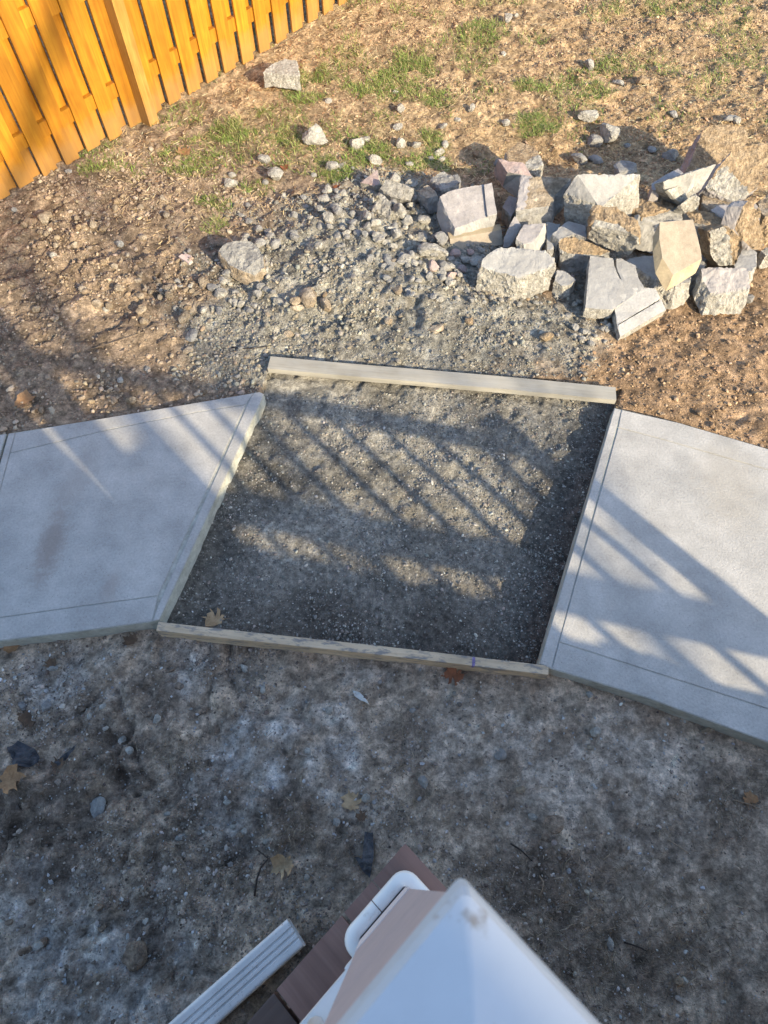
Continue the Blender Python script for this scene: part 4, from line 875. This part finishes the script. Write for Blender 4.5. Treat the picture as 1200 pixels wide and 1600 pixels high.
rock(23, 326, 8, 9, 'w', 'tiny white stone at the foot of the fence', 'stones on the left soil'); rock(108, 267, 10, 8, 'g', 'bluish pebble against the fence foot', 'stones on the left soil'); rock(188, 380, 12, 10, 'w', 'cream stone on the left soil below the grass', 'stones on the left soil')
rock(57, 480, 14, 12, 'd', 'brown stone at the left of the soil', 'stones on the left soil'); rock(166, 482, 11, 10, 'w', 'bluish-white stone below the brown rounded one', 'stones on the left soil'); rock(231, 573, 8, 11, 'w', 'small white stone in the shade above the left slab', 'stones on the left soil'); rock(205, 623, 15, 12, 'd', 'tan clod at the far edge of the left slab', 'stones on the left soil')

# lumps of the heap that nothing tells apart: 150 more of them, individually
def heap_spots(n, regs, r):
    out = []
    while len(out) < n:
        a = regs[r.integers(len(regs))]; t = r.uniform(0, 2*math.pi); q = math.sqrt(r.uniform(0, 1))
        out.append((a[0]+a[2]*q*math.cos(t), a[1]+a[3]*q*math.sin(t)))
    return out
hr = np.random.default_rng(33)
for (n, regs, lo, hi, kinds, label, group) in (
    (130, [(600, 370, 90, 60), (470, 360, 110, 70), (560, 330, 60, 40), (350, 450, 80, 40), (660, 430, 70, 40)], 9, 17, 'gwgg', {'w': 'pale crumbly lump in the rubble heap left of the concrete pile', 'g': 'darker grey lump in the rubble heap left of the concrete pile'}, 'rubble lumps in the heap'),
    (60, [(150, 420, 150, 70), (90, 350, 80, 40), (230, 330, 100, 50), (250, 450, 60, 60)], 8, 15, 'ddtd', {'d': 'dull brown clod on the soil between fence and left slab', 't': 'lighter tan stone on the soil between fence and left slab'}, 'brown stones on the left soil'),
    (40, [(850, 470, 60, 30), (930, 520, 40, 20), (760, 450, 60, 30)], 8, 13, 'wwg', {'w': 'pale rubble piece on the gravel in front of the concrete pile', 'g': 'darker grey rubble piece on the gravel in front of the concrete pile'}, 'rubble in front of the pile')):
    for u, v in heap_spots(n, regs, hr):
        s_ = hr.uniform(lo, hi)*hr.uniform(.8, 1.1); rock(u, v, s_, s_*hr.uniform(.7, 1.05), k_ := kinds[hr.integers(len(kinds))], label[k_], group, name='rubble_stone')

fr = np.random.default_rng(78)
for u, v in heap_spots(40, [(120, 1250, 130, 120), (330, 1330, 90, 80), (230, 1080, 130, 40), (120, 1430, 120, 60), (880, 1360, 120, 60)], fr):
    s_ = fr.uniform(9, 21); rock(u, v, s_, s_*fr.uniform(.6, .95), 'c', 'brown dirt clod on the shaded ground by the deck', 'dirt clods by the deck', name='dirt_clod', cat='dirt clod', sink=.45)
fr = np.random.default_rng(77)
for u, v in heap_spots(46, [(960, 400, 190, 60), (880, 440, 120, 30), (1100, 460, 80, 30), (720, 400, 50, 30)], fr):
    s_ = fr.uniform(9, 22); k_ = 'wggp'[fr.integers(4)]
    rock(u, v, s_, s_*fr.uniform(.6, .95), k_, {'w': 'pale broken concrete bit between the big blocks', 'g': 'grey broken concrete bit between the big blocks', 'p': 'pinkish broken concrete bit between the big blocks'}[k_], 'small bits between the big blocks', name='concrete_fragment', cat='concrete fragment')

# ------------------------------------------------------------------ loose stuff, too small and too many to count
SHAPES = [facet(ICO1[0], np.random.default_rng(100+k), 6, .6)*(1+np.random.default_rng(200+k).uniform(-.14, .14, (len(ICO1[0]), 1))) for k in range(30)]
SHAPES = [s*np.array([1, 1, .72]) for s in SHAPES]
def scatter(name, x, y, size, cols, r, flat=1.0, lift=.18):
    n = len(x); nv = len(ICO1[0]); T0 = ICO1[1]
    z = surf(x, y)
    S = np.stack(SHAPES)[r.integers(0, len(SHAPES), n)]
    a = r.uniform(0, 2*math.pi, n); ca, sa = np.cos(a), np.sin(a)
    ax = r.uniform(.75, 1.35, n); S = S*np.stack([ax, 1/ax, np.full(n, flat)*r.uniform(.75, 1.2, n)], 1)[:, None, :]*(size/2)[:, None, None]
    tl = r.normal(0, .35, n); ct, st = np.cos(tl), np.sin(tl)
    X_ = S[:, :, 0]*ct[:, None] - S[:, :, 2]*st[:, None]; Zl = S[:, :, 0]*st[:, None] + S[:, :, 2]*ct[:, None]
    xx = X_*ca[:, None] - S[:, :, 1]*sa[:, None] + x[:, None]; yy = X_*sa[:, None] + S[:, :, 1]*ca[:, None] + y[:, None]
    V = np.stack([xx, yy, Zl + (z + size*lift)[:, None]], 2).reshape(-1, 3)
    T = (T0[None] + (np.arange(n)*nv)[:, None, None]).reshape(-1, 3)
    me = mesh_np(name, V, T, np.repeat(cols, nv, 0)); o = link(name, me, [M['loose']]); return props(o, kind='stuff')
def sample(n, u0, u1, v0, v1, dens, r, world=True):
    """points of the ground inside a photo rectangle, thinned by dens(u, v)"""
    c = np.array([G(u, v)[:2] for u, v in ((u0, v0), (u1, v0), (u0, v1), (u1, v1))]); lo, hi = c.min(0), c.max(0)
    xs, ys = [], []; tot = 0
    for _ in range(60):
        x = r.uniform(lo[0], hi[0], 30000); y = r.uniform(lo[1], hi[1], 30000); u, v = PX(x, y)
        k = (u > u0) & (u < u1) & (v > v0) & (v < v1)
        k &= r.uniform(0, 1, len(x)) < dens(u, v, x, y)
        k &= (inpoly(x, y, SLAB_L) < -.004) & (inpoly(x, y, SLAB_R) < -.004)
        xs.append(x[k]); ys.append(y[k]); tot += k.sum()
        if tot > n: break
    return np.concatenate(xs)[:n], np.concatenate(ys)[:n]
def tones(n, base, r, var=.3, warm=.018):
    b = np.array(base)[r.integers(0, len(base), n)]
    return np.clip(b*np.exp(r.normal(0, var, (n, 1)))*(1+r.normal(0, warm, (n, 3))), .015, .7)
r = np.random.default_rng(51)
outside_pad = lambda x, y: inpoly(x, y, PAD) < -.01
def dens_gravel(u, v, x, y): return np.clip(blob(u, v, GRAVELLY, .55, 321), 0, 1)*outside_pad(x, y)*(.35+.65*sstep(.45, .6, fbm(x*3.2, y*3.2, 555, 3)))
x, y = sample(17000, 230, 1010, 260, 640, dens_gravel, r)
sz = np.clip(.0044*np.exp(np.abs(r.normal(0, .74, len(x)))), .003, .032)
scatter('gravel', x, y, sz, tones(len(x), [(.27, .26, .222), (.31, .298, .25), (.23, .222, .195), (.275, .24, .185)], r, .16), r)
def dens_pad(u, v, x, y): return (inpoly(x, y, PAD) > .004)*(.35+.65*sstep(.4, .6, fbm(x*5, y*5, 566, 3)))
x, y = sample(17000, 240, 970, 600, 1050, dens_pad, r)
sz = np.clip(.0040*np.exp(np.abs(r.normal(0, .55, len(x)))), .003, .020)
scatter('gravel', x, y, sz, tones(len(x), [(.24, .235, .21), (.30, .292, .26), (.17, .166, .15), (.24, .21, .18)], r, .32), r, .9, .12)
def dens_left(u, v, x, y): return outside_pad(x, y)* sstep(520, 300, u)*sstep(150, 300, v)*(1-blob(u, v, GRAVELLY, .3, 321))*(.25+.75*sstep(.42, .62, fbm(x*2.6, y*2.6, 577, 3)))
x, y = sample(6500, -60, 520, 200, 700, dens_left, r)
sz = np.clip(.0075*np.exp(np.abs(r.normal(0, .6, len(x)))), .005, .040)
scatter('soil_crumbs', x, y, sz, tones(len(x), [(.29, .222, .155), (.33, .258, .182), (.24, .18, .125), (.34, .28, .215)], r, .22), r, .85)
def dens_right(u, v, x, y): return outside_pad(x, y)* sstep(430, 700, u)*(1-blob(u, v, GRAVELLY, .3, 321))*(.25+.75*sstep(.4, .62, fbm(x*2.4, y*2.4, 588, 3)))
x, y = sample(17000, 420, 1260, -40, 700, dens_right, r)
sz = np.clip(.0062*np.exp(np.abs(r.normal(0, .58, len(x)))), .004, .034)
scatter('soil_crumbs', x, y, sz, tones(len(x), [(.36, .247, .15), (.41, .292, .182), (.27, .18, .108), (.33, .238, .158)], r, .24), r, .75)
def dens_near(u, v, x, y): return sstep(990, 1050, v + .1*(600-u))*(.2+.8*sstep(.45, .62, fbm(x*3, y*3, 599, 3)))*sstep(1400, 300, u)*outside_pad(x, y)
x, y = sample(13000, -60, 1260, 960, 1660, dens_near, r)
sz = np.clip(.0040*np.exp(np.abs(r.normal(0, .60, len(x)))), .003, .026)
scatter('soil_crumbs', x, y, sz, tones(len(x), [(.25, .21, .172), (.29, .247, .205), (.17, .138, .112), (.34, .31, .275)], r, .3), r, .85)
def dens_chip(u, v, x, y): return (.1+.9*blob(u, v, ASH+[(60, 1080, 140, 70, 1), (560, 1230, 60, 60, 1)], .4, 301))*outside_pad(x, y)*(v > 1000)
x, y = sample(1300, -60, 1260, 980, 1660, dens_chip, r)
sz = np.clip(.0045*np.exp(np.abs(r.normal(0, .6, len(x)))), .003, .022)
scatter('gravel', x, y, sz, tones(len(x), [(.36, .36, .35), (.42, .42, .41), (.29, .29, .285)], r, .2, .015), r, .8)

# grass, straw and leaf crumbs: thin blades
def blades(name, x, y, L_, wd, cols, r, up, curl=.5):
    n = len(x); z = surf(x, y); a = r.uniform(0, 2*math.pi, n); tilt = up*np.exp(r.normal(0, .3, n))
    dx, dy = np.cos(a), np.sin(a); px2, py2 = -dy, dx
    pts = []
    for t, wf in ((0, 1), (.5, .8), (1, .12)):
        ang = np.clip(tilt*(1-curl*t), -.2, 1.5); hz = np.cos(ang)*L_*t; vz = np.sin(ang)*L_*t
        cx, cy, cz = x+dx*hz, y+dy*hz, z+vz+.0015
        for s in (-1, 1): pts.append(np.stack([cx+px2*wd*wf*s/2, cy+py2*wd*wf*s/2, cz + (.0006*s if up < .3 else 0)], 1))
    V = np.stack(pts, 1).reshape(-1, 3)
    T = (np.array([[0, 1, 3, 2], [2, 3, 5, 4]])[None] + (np.arange(n)*6)[:, None, None]).reshape(-1, 4)
    me = mesh_np(name, V, T, np.repeat(cols, 6, 0)); return props(link(name, me, [M['blade']]), kind='stuff')
def dens_green(u, v, x, y): return np.clip(.9*blob(u, v, GREEN, .7, 331)*sstep(.40, .62, fbm(x*6, y*6, 601, 4)) + .15*sstep(360, 240, v + .12*u)*sstep(.5, .6, fbm(x*3, y*3, 607, 3)), 0, 1)
x, y = sample(25000, 120, 1240, -40, 370, dens_green, r)
g = tones(len(x), [(.14, .215, .04), (.18, .25, .06), (.25, .27, .09), (.11, .165, .035), (.36, .32, .15)], r, .24, .03)
blades('grass', x, y, r.uniform(.018, .06, len(x)), .0038, g, r, .8)
def dens_straw(u, v, x, y): return sstep(420, 250, v)*(.25+.75*sstep(.4, .6, fbm(x*4, y*4, 611, 3)))
x, y = sample(20000, 150, 1240, -40, 420, dens_straw, r)
blades('dead_grass', x, y, r.uniform(.015, .05, len(x)), .0035, tones(len(x), [(.52, .385, .21), (.42, .30, .155), (.60, .475, .29)], r, .2), r, .22)
def dens_straw2(u, v, x, y): return sstep(1040, 1100, v)*(.06+.94*np.clip(blob(u, v, [(280, 1170, 50, 45), (450, 1290, 60, 45), (1000, 1450, 200, 120, .6), (1170, 1240, 50, 60), (560, 1330, 50, 40, .5), (370, 1380, 50, 30), (640, 1170, 40, 50, .5), (620, 1250, 80, 60, .3), (900, 1380, 150, 60, .4)], .5, 621), 0, 1))
x, y = sample(4200, -40, 1240, 1000, 1660, dens_straw2, r)
blades('dead_grass', x, y, r.uniform(.012, .045, len(x)), .0016, tones(len(x), [(.24, .185, .12), (.18, .14, .095), (.33, .27, .19)], r, .25), r, .2)
def dens_flake(u, v, x, y): return (sstep(300, 240, v)*.35 + .9*blob(u, v, [(480, 120, 110, 70), (420, 230, 80, 40), (560, 200, 60, 40, .6), (980, 60, 220, 70, .7), (1050, 160, 160, 50, .7)], .4, 631))
x, y = sample(5200, 200, 1240, -40, 330, dens_flake, r)
blades('leaf_litter', x, y, r.uniform(.012, .032, len(x)), r.uniform(.008, .018, len(x)), tones(len(x), [(.43, .29, .165), (.36, .225, .125), (.50, .375, .235), (.29, .175, .095)], r, .2), r, .28, .9)

# ------------------------------------------------------------------ fallen leaves, twigs, scraps
OAK = [(0, -.5), (.05, -.36), (.20, -.44), (.24, -.31), (.07, -.22), (.36, -.21), (.46, -.04), (.29, -.06), (.08, .0), (.31, .10), (.44, .30), (.25, .20), (.07, .17), (.16, .37), (.05, .35), (0, .58)]
OAK = OAK + [(-x_*1.05, y_+.02) for x_, y_ in OAK[-2:0:-1]]
def leaf(u, v, wpx, m_, label, rot, curl=.6, z=None, group='fallen oak leaves', name='fallen_leaf', tilt=0.0):
    p = spot(u, v); s = wpx/ppm(u, v)*.95
    bm = bmesh.new(); lr = random.Random(int(u*7+v))
    out = [bm.verts.new((x_*s*lr.uniform(.85, 1.15), y_*s*lr.uniform(.92, 1.08), 0)) for x_, y_ in OAK]
    bm.faces.new(out); bmesh.ops.triangulate(bm, faces=bm.faces[:])
    bmesh.ops.subdivide_edges(bm, edges=bm.edges[:], cuts=1); bmesh.ops.triangulate(bm, faces=[f for f in bm.faces if len(f.verts) > 3])
    for q in bm.verts:
        rx, ry = q.co.x/s, q.co.y/s
        q.co.z = s*(curl*(rx*rx*1.6 + .35*ry*ry) + .05*mnoise.noise(Vector((rx*4, ry*4, u)))) + .003
    bmesh.ops.solidify(bm, geom=bm.faces[:], thickness=.0008)
    tube(bm, [(0, -.48*s, .004), (.03*s, -.62*s, .006), (.05*s, -.74*s, .012)], [.0011, .0009, .0007], 4)
    bmesh.ops.recalc_face_normals(bm, faces=bm.faces)
    o = bm_obj(name, bm, [m_]); o.location = (p.x, p.y, (p.z if z is None else z)+.006); o.rotation_euler = (tilt, 0, R(rot)); return props(o, label, 'leaf', group)
leaf(40, 630, 34, M['leaf'], 'tan oak leaf on shaded soil above the left slab', -60)
leaf(336, 967, 38, M['leafpale'], 'pale oak leaf on the gravel against the near board', 85, .25)
leaf(20, 1220, 46, M['leaf'], 'large tan oak leaf at the left edge', -75)
leaf(48, 1122, 34, M['leafdark'], 'dark shrivelled oak leaf at the left', 10)
leaf(550, 1252, 36, M['leafpale'], 'pale oak leaf lying on ashy dirt left of centre', 20, .3)
leaf(443, 1353, 40, M['leafpale'], 'curled pale brown leaf left of the deck corner', 120, .8)
leaf(707, 1056, 36, M['leafred'], 'russet leaf stuck under the near board', 95, .4)
leaf(288, 240, 26, M['leaf'], 'brown leaf on the lawn near the fence post', 40)
leaf(205, 1000, 26, M['leafdark'], 'dim brown leaf at the corner where board meets left slab', 70)
leaf(20, 1012, 26, M['leaf'], 'brown leaf under the near edge of the left slab', -80, .6)
leaf(82, 1037, 22, M['leafdark'], 'dark curled leaf below the left slab', 30, .8)
leaf(445, 264, 14, M['leafred'], 'russet leaf scrap beside the lumpy pale stone', 10, .5)
leaf(526, 295, 16, M['leafred'], 'orange-russet leaf scrap at the top of the rubble heap', 60, .5)
leaf(92, 1195, 24, M['leafdark'], 'crumpled dark leaf by the black fabric scrap', -30, .7)
leaf(1168, 1248, 26, M['leaf'], 'shrivelled tan leaf at the right edge of the dirt', -20, .7)
leaf(565, 1275, 20, M['leafdark'], 'thin brown leaf below the pale oak leaf', 10, .5)

def twig(pts, rad, m_, label, lift=.006):
    P_ = [spot(u, v) + Vector((0, 0, lift + (.01 if 0 < k < len(pts)-1 else 0))) for k, (u, v) in enumerate(pts)]
    c = P_[0].copy(); bm = bmesh.new(); tube(bm, [p-c for p in P_], [rad*(1-.5*k/len(P_)) for k in range(len(P_))], 6)
    o = bm_obj('twig', bm, [m_], None, True); o.location = c; return props(o, label, 'twig')
twig([(398, 1400), (402, 1375), (409, 1355), (420, 1342), (412, 1335), (402, 1328)], .004, M['twig'], 'black hooked twig on the dirt left of the deck')
twig([(797, 1318), (812, 1328), (832, 1346)], .004, M['twig'], 'dark straight twig right of the post')
twig([(842, 1368), (848, 1378), (846, 1390), (842, 1402)], .003, M['paletwig'], 'pale crooked twig right of the post cap')
twig([(1042, 1312), (1060, 1324), (1078, 1336)], .0028, M['paletwig'], 'thin straight twig on the right dirt')
twig([(136, 1140), (137, 1155), (150, 1158), (165, 1163)], .0022, M['paletwig'], 'bent straw stalk on the left dirt')
twig([(140, 547), (190, 535), (225, 520)], .0022, M['paletwig'], 'long thin stalk on the soil above the left slab')
twig([(362, 544), (385, 548), (408, 546), (425, 541)], .003, M['twig'], 'thin dark twig on the gravel left of the flat board')
twig([(1145, 1250), (1170, 1258), (1186, 1264)], .0024, M['paletwig'], 'pale straw on the dirt at the right edge')
twig([(975, 1472), (998, 1480), (1010, 1486)], .003, M['twig'], 'short dark twig at the lower right')

def scrap(pts, m_, name, label, cat, z=.012):
    P_ = [spot(u, v) for u, v in pts]; c = sum(P_, Vector())/len(P_); bm = bmesh.new()
    vs = [bm.verts.new((p.x-c.x, p.y-c.y, 0)) for p in P_]; bm.faces.new(vs); bmesh.ops.triangulate(bm, faces=bm.faces[:])
    for _ in range(3):
        bmesh.ops.subdivide_edges(bm, edges=[e_ for e_ in bm.edges if e_.calc_length() > .012], cuts=1); bmesh.ops.triangulate(bm, faces=[f for f in bm.faces if len(f.verts) > 3])
    for q in bm.verts: q.co.z = float(surf(q.co.x+c.x, q.co.y+c.y)) - c.z + z + .014*mnoise.noise(Vector((q.co.x*28, q.co.y*60, 3))) + .006*mnoise.noise(Vector((q.co.x*90, q.co.y*90, 1)))
    bmesh.ops.recalc_face_normals(bm, faces=bm.faces); bmesh.ops.solidify(bm, geom=bm.faces[:], thickness=.001)
    o = bm_obj(name, bm, [m_]); o.location = c; return props(o, label, cat)
scrap([(14, 1168), (30, 1158), (58, 1172), (64, 1186), (48, 1200), (22, 1196)], M['fabric'], 'fabric_scrap', 'crumpled black fabric scrap half buried at the left edge', 'fabric scrap')
scrap([(80, 1200), (104, 1178), (122, 1164), (116, 1174), (96, 1196)], M['fabric'], 'fabric_scrap', 'thin torn strip of black fabric right of the crumpled scrap', 'fabric scrap')
scrap([(553, 1335), (566, 1342), (570, 1300), (583, 1302), (584, 1340), (578, 1372), (566, 1360)], M['fabric'], 'fabric_scrap', 'dark fabric strip poking from the dirt above the deck corner', 'fabric scrap')
scrap([(551, 1080), (562, 1082), (574, 1096), (577, 1102), (566, 1096), (554, 1088)], M['cream'], 'plastic_sliver', 'pale plastic sliver on the dirt below the near board', 'plastic sliver', .008)
c = spot(291, 408); bm = bmesh.new(); box(bm, (0, 0, .012), (Vector((.75, -.62, 0)), Vector((.62, .75, 0)), ez), (.045, .014, .008)); box(bm, (.006, .030, .010), (Vector((.8, -.55, .1)), Vector((.55, .8, 0)), ez), (.026, .010, .006)); bevel(bm, .002, 1)
o = bm_obj('wood_chip', bm, [M['chip']]); o.location = c; props(o, 'split pinkish-white wood chip on the soil left of the greenish boulder', 'wood chip')

# ------------------------------------------------------------------ downspout lying beside the deck
za_ = float(spot(400, 1500).z)
tl, tr = Vector(G(448, 1436, za_+.078)), Vector(G(486, 1476, za_+.07)); dn = Vector(G(262, 1600, za_+.078))
ax_ = (dn - tl); ax_.z = 0; ax_.normalize(); wd_ = .104
sidev = Vector((-ax_.y, ax_.x, 0)); sidev = sidev if sidev.dot(tr-tl) > 0 else -sidev
prof = []                                                             # ribbed cross-section, width along +y
def arc(cx, cz, r_, a0, a1, n=4): return [(cx+r_*math.cos(R(a0+(a1-a0)*k/n)), cz+r_*math.sin(R(a0+(a1-a0)*k/n))) for k in range(n+1)]
h_ = .076
top = []
for k in range(61):
    y_ = .012 + (wd_-.024)*k/60; c_ = math.cos((y_-.012)/(wd_-.024)*2*math.pi*4); rib = -.0075*max(0.0, c_)**.7 if .02 < y_ < wd_-.02 else 0
    top.append((y_, h_+rib))
prof = arc(.012, .012, .012, 270, 180) + arc(.012, h_-.012, .012, 180, 90) + top[1:-1] + arc(wd_-.012, h_-.012, .012, 90, 0) + arc(wd_-.012, .012, .012, 0, -90)
bm = bmesh.new(); rings = []
for t in (0.0, .35, .9, 1.6, 2.3):
    rings.append([bm.verts.new((t, y_, z_)) for y_, z_ in prof])
for A_, B_ in zip(rings, rings[1:]):
    for k in range(len(A_)): bm.faces.new((A_[k], A_[(k+1) % len(A_)], B_[(k+1) % len(A_)], B_[k]))
bmesh.ops.recalc_face_normals(bm, faces=bm.faces)
bmesh.ops.solidify(bm, geom=bm.faces[:], thickness=.0022)
ds = bm_obj('downspout', bm, [M['alu']]); 
ds.matrix_world = Matrix(((ax_.x, sidev.x, 0, tl.x), (ax_.y, sidev.y, 0, tl.y), (0, 0, 1, za_+.004), (0, 0, 0, 1)))
props(ds, 'white ribbed metal downspout lying on the ground beside the deck', 'downspout')
